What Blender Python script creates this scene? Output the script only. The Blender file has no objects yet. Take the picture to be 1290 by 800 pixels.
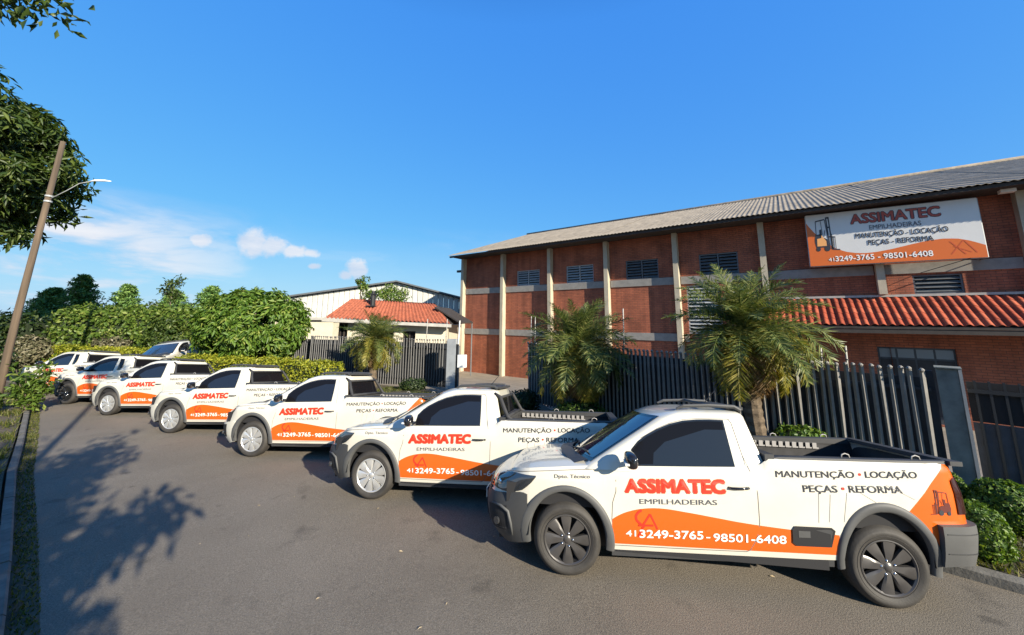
import bpy, math, random
import numpy as np
from mathutils import Vector, Matrix
S = bpy.context.scene
C = S.collection
PI = math.pi
rnd = random.Random(7)
rng = np.random.default_rng(7)

# ---------------------------------------------------------------- camera
F_PX, CY, PITCH, ROLL, CAMH = 473.6, 325.3, 0.1656, -0.0087, 2.4
cd = bpy.data.cameras.new('camera'); cam = bpy.data.objects.new('camera', cd); C.objects.link(cam)
cd.sensor_width = 36; cd.lens = F_PX/1290*36; cd.shift_y = -(400-CY)/1290
cd.clip_start = .05; cd.clip_end = 3000
c_, s_ = math.cos(PITCH), math.sin(PITCH)
X0, V0, F0 = Vector((1,0,0)), Vector((0,-s_,c_)), Vector((0,c_,s_))
cr, sr = math.cos(ROLL), math.sin(ROLL)
rt = X0*cr - V0*sr; up = X0*sr + V0*cr
M = Matrix((rt, up, -F0)).transposed().to_4x4(); M.translation = Vector((0,0,CAMH))
cam.matrix_world = M
S.camera = cam

# ---------------------------------------------------------------- light
SUN_EL = math.radians(22.5); SUN_AZ = math.atan2(.64, -.77)      # azimuth measured from +Y towards +X
sd = Vector((math.sin(SUN_AZ)*math.cos(SUN_EL), math.cos(SUN_AZ)*math.cos(SUN_EL), math.sin(SUN_EL)))
sl = bpy.data.lights.new('sun', 'SUN'); sl.energy = 5.0; sl.angle = math.radians(.5); sl.color = (1, .90, .73)
sun = bpy.data.objects.new('sun', sl); C.objects.link(sun)
sun.rotation_euler = sd.to_track_quat('Z', 'Y').to_euler()
W = bpy.data.worlds.new('World'); S.world = W; W.use_nodes = True
nt = W.node_tree; N = nt.nodes; L = nt.links; N.clear()
def nd(nt, t, **k):
    n = nt.nodes.new(t)
    for a, v in k.items():
        if a == 'inp':
            for i, x in v.items(): n.inputs[i].default_value = x
        else: setattr(n, a, v)
    return n
wo = nd(nt, 'ShaderNodeOutputWorld'); bg = nd(nt, 'ShaderNodeBackground', inp={1: .0605})
sky = nd(nt, 'ShaderNodeTexSky', sky_type='NISHITA', sun_disc=False, sun_elevation=SUN_EL, sun_rotation=SUN_AZ,
         air_density=1.0, dust_density=.35, ozone_density=2.2)
hs = nd(nt, 'ShaderNodeHueSaturation', inp={1: 1.3, 2: 1.55})
L.new(sky.outputs[0], hs.inputs[4])
sr_ = nt.nodes.new('ShaderNodeSeparateColor'); L.new(hs.outputs[0], sr_.inputs[0]); cb_ = nt.nodes.new('ShaderNodeCombineColor')
# clouds: low banks all round the horizon plus a few single puffs
tc = nd(nt, 'ShaderNodeTexCoord'); sp = nd(nt, 'ShaderNodeSeparateXYZ'); L.new(tc.outputs['Generated'], sp.inputs[0])
def mth(nt, op, a, b=None, c=None, clamp=False):
    n = nt.nodes.new('ShaderNodeMath'); n.operation = op; n.use_clamp = clamp
    for i, v in enumerate((a, b, c)):
        if v is None: continue
        if isinstance(v, (int, float)): n.inputs[i].default_value = v
        else: nt.links.new(v, n.inputs[i])
    return n.outputs[0]
def ramp(nt, fac, stops, interp='LINEAR'):
    n = nt.nodes.new('ShaderNodeValToRGB'); cr = n.color_ramp; cr.interpolation = interp
    while len(cr.elements) < len(stops): cr.elements.new(.5)
    for e, (p, c) in zip(cr.elements, stops):
        e.position = p; e.color = (c, c, c, 1) if isinstance(c, (int, float)) else (*c, 1)
    nt.links.new(fac, n.inputs[0]); return n.outputs[0]
for i_, (k_, e_) in enumerate(((.80, .50), (2.0, .40), (6.0, .10))): L.new(mth(nt, 'MULTIPLY', mth(nt, 'POWER', sr_.outputs[i_], e_), k_), cb_.inputs[i_])
mp = nd(nt, 'ShaderNodeMapping'); mp.inputs['Scale'].default_value = (1, 1, 3.6)
L.new(tc.outputs['Generated'], mp.inputs[0])
n1 = nd(nt, 'ShaderNodeTexNoise', inp={'Scale': 4.6, 'Detail': 10, 'Roughness': .58, 'Distortion': .35}); L.new(mp.outputs[0], n1.inputs[0])
n2 = nd(nt, 'ShaderNodeTexNoise', inp={'Scale': 1.1, 'Detail': 3}); L.new(mp.outputs[0], n2.inputs[0])
band = ramp(nt, sp.outputs[2], [(.0, .7), (.05, .95), (.11, .95), (.17, .7), (.24, 0)])
west = ramp(nt, mth(nt, 'MULTIPLY_ADD', sp.outputs[0], -.5, .5), [(.77, .0), (.87, 1)])
dens = mth(nt, 'MULTIPLY', band, mth(nt, 'MULTIPLY_ADD', west, 1.0, .22))
cl = mth(nt, 'MULTIPLY', dens, ramp(nt, n1.outputs[0], [(.40, 0), (.62, 1)]))
cl = mth(nt, 'MAXIMUM', cl, ramp(nt, sp.outputs[2], [(0, .42), (.10, .22), (.22, 0)]))
def dirpx(px, py):
    u = (px-645)/F_PX; v = -(py-CY)/F_PX
    return (F0 + rt*u + up*v).normalized()
n3 = nd(nt, 'ShaderNodeTexNoise', inp={'Scale': 30, 'Detail': 7, 'Roughness': .6}); L.new(tc.outputs['Generated'], n3.inputs[0])
for (px, py, r, zs) in ((318, 305, .030, 1.0), (345, 311, .033, 1.6), (370, 317, .030, 2.0), (391, 319, .02, 2), (253, 304, .022, 1.6), (449, 339, .026, 1.0), (436, 347, .018, 1.4), (113, 285, .016, 1.4), (395, 336, .016, 2.0)):
    d = dirpx(px, py)
    vs = nd(nt, 'ShaderNodeVectorMath', operation='SUBTRACT'); L.new(tc.outputs['Generated'], vs.inputs[0]); vs.inputs[1].default_value = d
    vm = nd(nt, 'ShaderNodeVectorMath', operation='MULTIPLY'); L.new(vs.outputs[0], vm.inputs[0]); vm.inputs[1].default_value = (1, 1, zs)
    vl = nd(nt, 'ShaderNodeVectorMath', operation='LENGTH'); L.new(vm.outputs[0], vl.inputs[0])
    q = mth(nt, 'DIVIDE', vl.outputs['Value'], r*1.35)
    q = mth(nt, 'ADD', q, mth(nt, 'MULTIPLY_ADD', n3.outputs[0], -1.5, .72))
    q = ramp(nt, q, [(.3, .95), (1.0, 0)], 'EASE')
    cl = mth(nt, 'MAXIMUM', cl, q)
mx = nd(nt, 'ShaderNodeMix', data_type='RGBA'); L.new(mth(nt, 'MULTIPLY', cl, .92, clamp=True), mx.inputs[0]); zen = nd(nt, 'ShaderNodeMix', data_type='RGBA', blend_type='MULTIPLY', inp={0: 1}); L.new(cb_.outputs[0], zen.inputs[6]); L.new(ramp(nt, sp.outputs[2], [(.66, 1), (.97, .45)]), zen.inputs[7]); L.new(zen.outputs[2], mx.inputs[6])
cc = ramp(nt, n1.outputs[0], [(.45, (5.0, 5.7, 6.9)), (.7, (7.3, 7.2, 7.4))]); L.new(cc, mx.inputs[7])
L.new(mx.outputs[2], bg.inputs[0]); L.new(bg.outputs[0], wo.inputs[0])
S.view_settings.view_transform = 'Standard'; S.view_settings.look = 'None'; S.view_settings.gamma = 1
S.view_settings.exposure = 1.08; S.view_settings.use_curve_mapping = False

# ---------------------------------------------------------------- helpers
def tag(o, label=None, cat=None, group=None, kind=None):
    if label: o['label'] = label
    if cat: o['category'] = cat
    if group: o['group'] = group
    if kind: o['kind'] = kind
    return o
def empty(name, loc=(0,0,0), rz=0, label=None, cat=None, group=None):
    o = bpy.data.objects.new(name, None); C.objects.link(o); o.location = loc; o.rotation_euler = (0,0,rz)
    o.empty_display_size = .2
    return tag(o, label, cat, group)
def mesh(name, v, f, mats=None, mi=None, smooth=False):
    me = bpy.data.meshes.new(name); me.from_pydata([tuple(p) for p in v], [], [tuple(q) for q in f])
    for m in (mats if isinstance(mats, (list, tuple)) else [mats]):
        if m: me.materials.append(m)
    if mi is not None: me.polygons.foreach_set('material_index', mi)
    if smooth: me.polygons.foreach_set('use_smooth', [True]*len(me.polygons))
    me.update(); return me
def link(name, me, parent=None, loc=None, rot=None, scale=None):
    o = bpy.data.objects.new(name, me); C.objects.link(o)
    if parent: o.parent = parent
    if loc is not None: o.location = loc
    if rot is not None: o.rotation_euler = rot
    if scale is not None: o.scale = scale
    return o
def copy_tree(o, parent=None):
    kids = list(o.children)
    c = o.copy(); C.objects.link(c); c.parent = parent
    for ch in kids: copy_tree(ch, c)
    return c
class MB:
    def __init__(s): s.v = []; s.f = []; s.m = []
    def add(s, v, f, m=0):
        b = len(s.v); s.v += [tuple(p) for p in v]; s.f += [tuple(i+b for i in q) for q in f]; s.m += [m]*len(f); return s
    def box(s, x0, x1, y0, y1, z0, z1, m=0, mat=None):
        v = [Vector((x,y,z)) for z in (z0,z1) for y in (y0,y1) for x in (x0,x1)]
        if mat: v = [mat @ p for p in v]
        return s.add(v, [(0,2,3,1),(4,5,7,6),(0,1,5,4),(2,6,7,3),(0,4,6,2),(1,3,7,5)], m)
    def tube(s, pts, rad, n=8, m=0, caps=True):
        pts = [Vector(p) for p in pts]; k = len(pts)
        if not isinstance(rad, (list, tuple)): rad = [rad]*k
        v = []; f = []; up = None
        for i, p in enumerate(pts):
            t = (pts[min(i+1,k-1)] - pts[max(i-1,0)]).normalized()
            if up is None: up = Vector((0,0,1)) if abs(t.z) < .9 else Vector((1,0,0))
            a = t.cross(up).normalized(); b = a.cross(t).normalized(); up = b
            for j in range(n):
                w = 2*PI*j/n; v.append(p + (a*math.cos(w) + b*math.sin(w))*rad[i])
        for i in range(k-1):
            for j in range(n):
                f.append((i*n+j, i*n+(j+1)%n, (i+1)*n+(j+1)%n, (i+1)*n+j))
        if caps: f.append(tuple(range(n))[::-1]); f.append(tuple((k-1)*n+j for j in range(n)))
        return s.add(v, f, m)
    def lathe(s, prof, n=40, m=0, closed=False):        # profile (radius, y) turned about the y axis
        v = []; f = []; k = len(prof)
        for j in range(n):
            a = 2*PI*j/n
            for r, y in prof: v.append((r*math.cos(a), y, r*math.sin(a)))
        for j in range(n):
            for i in range(k if closed else k-1):
                a, b = j*k+i, j*k+(i+1) % k; c, d = ((j+1)%n)*k+(i+1) % k, ((j+1)%n)*k+i
                f.append((a, d, c, b))
        return s.add(v, f, m)
    def grid(s, G, m=0, flip=False):                   # G rows of points
        r, c = len(G), len(G[0]); v = [p for row in G for p in row]; f = []
        for i in range(r-1):
            for j in range(c-1):
                q = (i*c+j, i*c+j+1, (i+1)*c+j+1, (i+1)*c+j); f.append(q[::-1] if flip else q)
        return s.add(v, f, m)
    def me(s, name, mats, smooth=False): return mesh(name, s.v, s.f, mats, s.m, smooth)
    def obj(s, name, mats, parent=None, smooth=False, **k):
        return link(name, s.me(name, mats, smooth), parent, **k)
def interp(x, pts):
    if x <= pts[0][0]: return pts[0][1]
    for (a, b), (c, d) in zip(pts, pts[1:]):
        if x <= c: return b + (d-b)*(x-a)/(c-a) if c > a else d
    return pts[-1][1]
def sstep(a, b, x): t = min(1, max(0, (x-a)/(b-a))); return t*t*(3-2*t)
def auto_smooth(me, deg=35):
    me.polygons.foreach_set('use_smooth', [True]*len(me.polygons))
    me.update()
    me.set_sharp_from_angle(angle=math.radians(deg))
    return me

# ---------------------------------------------------------------- materials
def P(name, col, rough=.6, metal=0, var=0, vscale=5, bump=0, bscale=40, spec=.5, coat=0, stretch=(1,1,1), detail=5):
    m = bpy.data.materials.new(name); m.use_nodes = True; t = m.node_tree; b = t.nodes['Principled BSDF']
    b.inputs['Base Color'].default_value = (*col, 1); b.inputs['Roughness'].default_value = rough
    b.inputs['Metallic'].default_value = metal; b.inputs['Specular IOR Level'].default_value = spec
    b.inputs['Coat Weight'].default_value = coat; b.inputs['Coat Roughness'].default_value = .04
    if var or bump:
        tcn = t.nodes.new('ShaderNodeTexCoord'); mpn = t.nodes.new('ShaderNodeMapping'); mpn.inputs['Scale'].default_value = stretch
        t.links.new(tcn.outputs['Object'], mpn.inputs[0])
    if var:
        n = nd(t, 'ShaderNodeTexNoise', inp={'Scale': vscale, 'Detail': detail, 'Roughness': .6}); t.links.new(mpn.outputs[0], n.inputs[0])
        r = ramp(t, n.outputs[0], [(.3, tuple(max(0, c*(1-var)) for c in col)), (.7, tuple(min(1, c*(1+var)) for c in col))])
        t.links.new(r, b.inputs['Base Color'])
    if bump:
        n = nd(t, 'ShaderNodeTexNoise', inp={'Scale': bscale, 'Detail': 6, 'Roughness': .6}); t.links.new(mpn.outputs[0], n.inputs[0])
        bn = nd(t, 'ShaderNodeBump', inp={'Strength': bump, 'Distance': .01}); t.links.new(n.outputs[0], bn.inputs['Height']); t.links.new(bn.outputs[0], b.inputs['Normal'])
    return m
def leafmat(name, stops, trans=.35, rough=.45):
    m = bpy.data.materials.new(name); m.use_nodes = True; t = m.node_tree; b = t.nodes['Principled BSDF']; o = t.nodes['Material Output']
    g = t.nodes.new('ShaderNodeNewGeometry')
    col = ramp(t, g.outputs['Random Per Island'], stops)
    t.links.new(col, b.inputs['Base Color']); b.inputs['Roughness'].default_value = rough; b.inputs['Specular IOR Level'].default_value = .35
    tr = t.nodes.new('ShaderNodeBsdfTranslucent'); hsn = nd(t, 'ShaderNodeHueSaturation', inp={0: .485, 1: 1.15, 2: 1.5}); t.links.new(col, hsn.inputs[4]); t.links.new(hsn.outputs[0], tr.inputs[0])
    mxn = t.nodes.new('ShaderNodeMixShader'); mxn.inputs[0].default_value = trans
    t.links.new(b.outputs[0], mxn.inputs[1]); t.links.new(tr.outputs[0], mxn.inputs[2]); t.links.new(mxn.outputs[0], o.inputs[0])
    return m
M_ = {}
M_['concrete'] = P('concrete', (0.2550,0.2359,0.2040), .85, var=.18, vscale=3, bump=.3, bscale=30)
M_['band'] = P('weathered_band', (0.2261,0.2142,0.1963), .85, var=.15, vscale=4, bump=.2)
M_['pillar'] = P('painted_pillar', (.38,.335,.25), .8, var=.22, vscale=3, bump=.15, stretch=(1,1,.4))
M_['window_steel'] = P('window_steel', (.10,.11,.12), .5, var=.2)
M_['window_grey'] = P('grey_window_frame', (0.3040,0.3200,0.3280), .55, var=.15)
M_['dark'] = P('dark_interior', (.012,.012,.014), .8)
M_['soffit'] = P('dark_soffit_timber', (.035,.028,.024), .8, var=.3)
M_['fibre'] = P('fibre_cement', (0.2264,0.1931,0.1499), .9, var=.35, vscale=2.5, bump=.5, bscale=25, stretch=(1,.35,1), detail=8)
M_['tile'] = None
M_['fence'] = P('galvanised_paling', (.19,.18,.165), .6, metal=.1, var=.2, vscale=6, bump=.1)
M_['fence_dark'] = P('dark_fence_and_shade', (.02,.022,.026), .7, var=.3, vscale=4)
M_['pier'] = P('grey_green_render', (.15,.16,.145), .85, var=.35, vscale=4, bump=.4, bscale=14)
M_['trim_and_lit_edge'] = P('pale_render_and_lit_edge', (0.3600,0.3450,0.3150), .85, var=.15)
M_['render'] = P('cream_render', (0.5161,0.4692,0.3675), .85, var=.08, vscale=2)
M_['zinc'] = P('white_sheet_cladding', (0.4692,0.4692,0.4379), .6, var=.14, vscale=1.2, stretch=(1,1,.12))
M_['black_metal'] = P('black_metal', (.015,.016,.018), .45)
M_['grass_base'] = P('verge_soil', (.075,.06,.04), .95, var=.5, vscale=6, bump=.8, bscale=30)
M_['bark'] = P('bark', (.12,.095,.07), .9, var=.4, vscale=10, bump=.8, bscale=20, stretch=(1,1,.3))
M_['palm_bark'] = P('palm_bark', (.10,.075,.05), .95, var=.5, vscale=14, bump=1, bscale=25)
M_['pole'] = P('weathered_timber_pole', (.10,.072,.048), .9, var=.45, vscale=7, bump=.8, bscale=30, stretch=(2,2,.12))
M_['white_metal'] = P('white_metal', (.75,.75,.72), .4, var=.05)
# car materials
def livery():
    m = P('white_paint_with_orange_wave', (.80,.78,.71), .28, coat=.8, spec=.5); t = m.node_tree; b = t.nodes['Principled BSDF']
    tcn = t.nodes.new('ShaderNodeTexCoord'); s = t.nodes.new('ShaderNodeSeparateXYZ'); t.links.new(tcn.outputs['Object'], s.inputs[0])
    x, y, z = s.outputs
    pts = [(.42,.55),(.50,.60),(.60,.64),(.72,.668),(.87,.68),(1.1,.664),(1.34,.638),(1.6,.61),(2.0,.585),(2.36,.57),(2.5,.565)]
    n = t.nodes.new('ShaderNodeFloatCurve'); cm = n.mapping; cu = cm.curves[0]
    X = lambda v: (v-.3)/2.3
    while len(cu.points) < len(pts): cu.points.new(.5, .5)
    for p, (a, c) in zip(cu.points, pts): p.location = (X(a), c)
    cm.update(); t.links.new(mth(t, 'MULTIPLY_ADD', x, 1/2.3, -.3/2.3), n.inputs['Value'])
    low = mth(t, 'LESS_THAN', z, n.outputs[0])
    inx = mth(t, 'MULTIPLY', mth(t, 'GREATER_THAN', x, .424), mth(t, 'LESS_THAN', x, 2.37))
    abv = mth(t, 'GREATER_THAN', z, mth(t, 'MULTIPLY_ADD', x, .032, .322))
    a = mth(t, 'MULTIPLY', low, mth(t, 'MULTIPLY', inx, abv))
    # rear corner: right of the diagonal (3.31,1.20)-(2.95,.81)
    d = mth(t, 'SUBTRACT', mth(t, 'MULTIPLY_ADD', z, .92, 2.205), x)       # x of the diagonal at z, minus x
    b2 = mth(t, 'LESS_THAN', d, 0)
    side = mth(t, 'GREATER_THAN', mth(t, 'ABSOLUTE', y), .6)
    msk = mth(t, 'MULTIPLY', mth(t, 'MAXIMUM', a, b2), side)
    mixn = nd(t, 'ShaderNodeMix', data_type='RGBA'); t.links.new(msk, mixn.inputs[0])
    # faint road dust on the paint
    nz = nd(t, 'ShaderNodeTexNoise', inp={'Scale': 3, 'Detail': 6}); t.links.new(tcn.outputs['Object'], nz.inputs[0])
    wh = ramp(t, nz.outputs[0], [(.3, (.57,.54,.46)), (.7, (.62,.595,.515))])
    t.links.new(wh, mixn.inputs[6]); mixn.inputs[7].default_value = (.64,.105,.008,1)
    t.links.new(mixn.outputs[2], b.inputs['Base Color']); return m
M_['livery'] = livery()
M_['paint'] = P('white_car_paint', (0.6026,0.5817,0.5022), .28, coat=.8)
M_['plastic'] = P('grey_black_bumper_plastic', (.045,.046,.048), .55, var=.15, vscale=3, bump=.08, bscale=300)
M_['flare'] = P('grey_arch_plastic', (.075,.076,.076), .6, var=.12, vscale=4, bump=.08, bscale=300)
M_['blackgloss'] = P('black_gloss', (.012,.012,.014), .12, coat=.6)
M_['glass'] = P('tinted_glass', (.007,.007,.009), .05, spec=.16, coat=0)
M_['wglass'] = P('windscreen_glass', (.02,.035,.06), .03, spec=1.0, coat=1)
M_['lamp'] = P('headlight_lens', (.03,.032,.036), .06, spec=.9, coat=1)
M_['lampchrome'] = P('lamp_reflector', (.75,.77,.8), .15, metal=1)
M_['tail'] = P('smoked_tail_lens', (.03,.008,.01), .12, coat=1)
M_['tyre'] = P('tyre_rubber', (0.0351,0.0319,0.0287), .7, var=.25, vscale=8, bump=.2, bscale=60)
M_['rimdark'] = P('graphite_wheel_cover', (.085,.08,.078), .36, metal=.45)
M_['rimsilver'] = P('silver_wheel_cover', (0.5270,0.5270,0.5185), .3, metal=.55)
M_['rimblack'] = P('black_wheel_cover', (.02,.02,.02), .35, metal=.4)
M_['seam'] = P('door_seam', (.13,.12,.11), .8)
M_['red'] = P('red_print', (.68,.03,.012), .5)
M_['pink'] = P('orange_red_print', (.80,.10,.03), .5)
M_['grey_ink'] = P('grey_print', (.09,.09,.10), .5)
M_['white_ink'] = P('white_print', (.82,.80,.76), .5)
M_['navy_ink'] = P('dark_print', (.03,.032,.04), .5)
M_['bed'] = P('bed_liner', (.03,.03,.032), .75, var=.3, vscale=8)
M_['bedgrey'] = P('bed_rail_grey', (.30,.29,.28), .5)
M_['orange'] = P('orange_print', (0.5984,0.1272,0.0165), .5)
M_['banner'] = P('banner_vinyl', (0.6100,0.6021,0.5787), .5, var=.03, vscale=2)
# foliage
M_['leaf_mango'] = leafmat('mango_leaf', [(0,(0.0424,0.0897,0.0145)),(.5,(0.0897,0.1680,0.0214)),(.85,(0.1561,0.2401,0.0361)),(1,(0.2641,0.3002,0.0720))])
M_['leaf_hedge'] = leafmat('golden_hedge_leaf', [(0,(0.1252,0.1541,0.0141)),(.5,(0.2504,0.2794,0.0215)),(1,(0.4046,0.3853,0.0482))])
M_['leaf_box'] = leafmat('topiary_leaf', [(0,(0.0360,0.0762,0.0122)),(.6,(0.0816,0.1530,0.0258)),(1,(0.1836,0.2652,0.0510))])
M_['leaf_ivy'] = leafmat('ivy_leaf', [(0,(0.0454,0.0865,0.0149)),(.6,(0.1014,0.1675,0.0256)),(1,(0.2128,0.2534,0.0608))])
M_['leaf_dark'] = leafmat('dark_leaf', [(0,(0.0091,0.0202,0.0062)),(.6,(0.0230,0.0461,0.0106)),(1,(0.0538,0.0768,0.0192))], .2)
M_['leaf_conifer'] = leafmat('conifer_leaf', [(0,(0.0571,0.1296,0.0389)),(.6,(0.1296,0.2333,0.0571)),(1,(0.2592,0.3888,0.1037))], .15)
M_['leaf_tree'] = leafmat('broad_leaf', [(0,(0.0201,0.0411,0.0079)),(.55,(0.0438,0.0754,0.0127)),(1,(0.1028,0.1344,0.0280))], .28)
M_['leaf_grey'] = leafmat('dusty_leaf', [(0,(0.0700,0.0700,0.0350)),(.6,(0.1330,0.1260,0.0700)),(1,(0.2310,0.2030,0.1330))], .2)
M_['grass'] = leafmat('grass_blade', [(0,(0.0317,0.0475,0.0082)),(.5,(0.0792,0.1003,0.0158)),(.8,(0.1478,0.1531,0.0317)),(1,(0.1901,0.1584,0.0739))])
M_['frond'] = leafmat('palm_frond', [(0,(.040,.068,.018)),(.55,(.115,.150,.036)),(1,(.26,.25,.085))], .3)
M_['frond_y'] = leafmat('yellowing_frond', [(0,(0.1017,0.1211,0.0162)),(.6,(0.2204,0.2019,0.0323)),(1,(0.3561,0.2907,0.0727))], .35)
M_['frond_d'] = leafmat('dry_frond', [(0,(0.1120,0.0640,0.0240)),(.6,(0.2400,0.1520,0.0640)),(1,(0.3680,0.2560,0.1360))], .25)
# roads
def asphalt():
    m = bpy.data.materials.new('worn_asphalt'); m.use_nodes = True; t = m.node_tree; b = t.nodes['Principled BSDF']
    tcn = t.nodes.new('ShaderNodeTexCoord')
    def nz(s, d=5, r=.6):
        n = nd(t, 'ShaderNodeTexNoise', inp={'Scale': s, 'Detail': d, 'Roughness': r}); t.links.new(tcn.outputs['Object'], n.inputs[0]); return n.outputs[0]
    big = ramp(t, nz(.55, 6), [(.3, (.142,.121,.094)), (.7, (.196,.170,.136))])
    fine = ramp(t, nz(75, 4, .75), [(.30, .52), (.52, .98), (.72, 1.5)])
    m1 = nd(t, 'ShaderNodeMix', data_type='RGBA', blend_type='MULTIPLY', inp={0: 1}); t.links.new(big, m1.inputs[6]); t.links.new(fine, m1.inputs[7])
    # oil stains
    st = ramp(t, nz(1.7, 4), [(.60, 1), (.74, .62)])
    m2 = nd(t, 'ShaderNodeMix', data_type='RGBA', blend_type='MULTIPLY', inp={0: 1}); t.links.new(m1.outputs[2], m2.inputs[6]); t.links.new(st, m2.inputs[7])
    wv = nd(t, 'ShaderNodeTexVoronoi', feature='DISTANCE_TO_EDGE', inp={'Scale': .55}); wn = nd(t, 'ShaderNodeTexNoise', inp={'Scale': 2.2, 'Detail': 5}); t.links.new(tcn.outputs['Object'], wn.inputs[0])
    wa = nd(t, 'ShaderNodeVectorMath', operation='MULTIPLY_ADD'); t.links.new(wn.outputs[1], wa.inputs[0]); wa.inputs[1].default_value = (.5,.5,.5); t.links.new(tcn.outputs['Object'], wa.inputs[2]); t.links.new(wa.outputs[0], wv.inputs[0])
    crack = mth(t, 'MULTIPLY', mth(t, 'LESS_THAN', wv.outputs['Distance'], .006), mth(t, 'GREATER_THAN', nz(.8, 2), .50))
    oil = mth(t, 'MULTIPLY', ramp(t, nz(2.9, 2), [(.66, 0), (.72, .38)]), ramp(t, nz(.9, 2), [(.45, 0), (.6, 1)]))
    dk = mth(t, 'SUBTRACT', 1, mth(t, 'MAXIMUM', mth(t, 'MULTIPLY', crack, .0), oil))
    m2b = nd(t, 'ShaderNodeMix', data_type='RGBA', blend_type='MULTIPLY', inp={0: 1}); t.links.new(m2.outputs[2], m2b.inputs[6]); t.links.new(dk, m2b.inputs[7]); m2 = m2b
    # pale stones in the surface
    v = nd(t, 'ShaderNodeTexVoronoi', inp={'Scale': 46}); t.links.new(tcn.outputs['Object'], v.inputs[0])
    spk = mth(t, 'MULTIPLY', mth(t, 'LESS_THAN', v.outputs['Distance'], .16), mth(t, 'GREATER_THAN', nz(9, 2), .56))
    m3 = nd(t, 'ShaderNodeMix', data_type='RGBA'); t.links.new(mth(t, 'MULTIPLY', spk, .5), m3.inputs[0]); t.links.new(m2.outputs[2], m3.inputs[6]); m3.inputs[7].default_value = (.30,.27,.22,1)
    t.links.new(m3.outputs[2], b.inputs['Base Color']); b.inputs['Roughness'].default_value = .88
    bn = nd(t, 'ShaderNodeBump', inp={'Strength': .7, 'Distance': .012}); t.links.new(nz(95, 5, .7), bn.inputs['Height']); t.links.new(bn.outputs[0], b.inputs['Normal'])
    return m
M_['asphalt'] = asphalt()
M_['yard'] = P('concrete_yard', (0.2281,0.1964,0.1584), .9, var=.22, vscale=1.5, bump=.3, bscale=30, detail=8)
M_['kerb'] = P('kerb_concrete', (0.1120,0.1064,0.0952), .9, var=.35, vscale=5, bump=.6, bscale=30)
def brick():
    m = bpy.data.materials.new('red_brick'); m.use_nodes = True; t = m.node_tree; b = t.nodes['Principled BSDF']
    tcn = t.nodes.new('ShaderNodeTexCoord'); s = t.nodes.new('ShaderNodeSeparateXYZ'); t.links.new(tcn.outputs['Object'], s.inputs[0])
    c = t.nodes.new('ShaderNodeCombineXYZ'); t.links.new(mth(t, 'ADD', s.outputs[0], s.outputs[1]), c.inputs[0]); t.links.new(s.outputs[2], c.inputs[1])
    bt = nd(t, 'ShaderNodeTexBrick', inp={'Color1': (.34,.102,.050,1), 'Color2': (.27,.078,.040,1), 'Mortar': (.15,.065,.042,1), 'Scale': 1, 'Mortar Size': .008, 'Mortar Smooth': .3, 'Bias': 0, 'Brick Width': .24, 'Row Height': .088})
    t.links.new(c.outputs[0], bt.inputs[0])
    n = nd(t, 'ShaderNodeTexNoise', inp={'Scale': 1.3, 'Detail': 6}); t.links.new(tcn.outputs['Object'], n.inputs[0])
    r = ramp(t, n.outputs[0], [(.28, .68), (.5, 1.0), (.72, 1.18)])
    m0 = nd(t, 'ShaderNodeMix', data_type='RGBA', blend_type='MULTIPLY', inp={0: 1}); t.links.new(bt.outputs[0], m0.inputs[6]); t.links.new(r, m0.inputs[7])
    sm = nd(t, 'ShaderNodeMapping'); sm.inputs['Scale'].default_value = (3.5, 3.5, .22); t.links.new(tcn.outputs['Object'], sm.inputs[0])
    sn = nd(t, 'ShaderNodeTexNoise', inp={'Scale': 1.0, 'Detail': 5}); t.links.new(sm.outputs[0], sn.inputs[0])
    m1 = nd(t, 'ShaderNodeMix', data_type='RGBA', blend_type='MULTIPLY', inp={0: 1}); t.links.new(m0.outputs[2], m1.inputs[6]); t.links.new(ramp(t, sn.outputs[0], [(.35, .78), (.6, 1.05)]), m1.inputs[7])
    t.links.new(m1.outputs[2], b.inputs['Base Color']); b.inputs['Roughness'].default_value = .85
    bn = nd(t, 'ShaderNodeBump', inp={'Strength': 1, 'Distance': .015}); bn.invert = True; t.links.new(bt.outputs['Fac'], bn.inputs['Height']); t.links.new(bn.outputs[0], b.inputs['Normal'])
    return m
M_['brick'] = brick()
def tilemat():
    m = bpy.data.materials.new('clay_tile'); m.use_nodes = True; t = m.node_tree; b = t.nodes['Principled BSDF']
    oi = t.nodes.new('ShaderNodeObjectInfo'); tcn = t.nodes.new('ShaderNodeTexCoord')
    n = nd(t, 'ShaderNodeTexNoise', inp={'Scale': 9, 'Detail': 5}); t.links.new(tcn.outputs['Object'], n.inputs[0])
    r = ramp(t, mth(t, 'MULTIPLY_ADD', oi.outputs['Random'], .6, mth(t, 'MULTIPLY', n.outputs[0], .4)), [(.12, (.18,.034,.016)), (.5, (.30,.055,.024)), (.9, (.37,.098,.048))])
    t.links.new(r, b.inputs['Base Color']); b.inputs['Roughness'].default_value = .6
    return m
M_['tile'] = tilemat()

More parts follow.
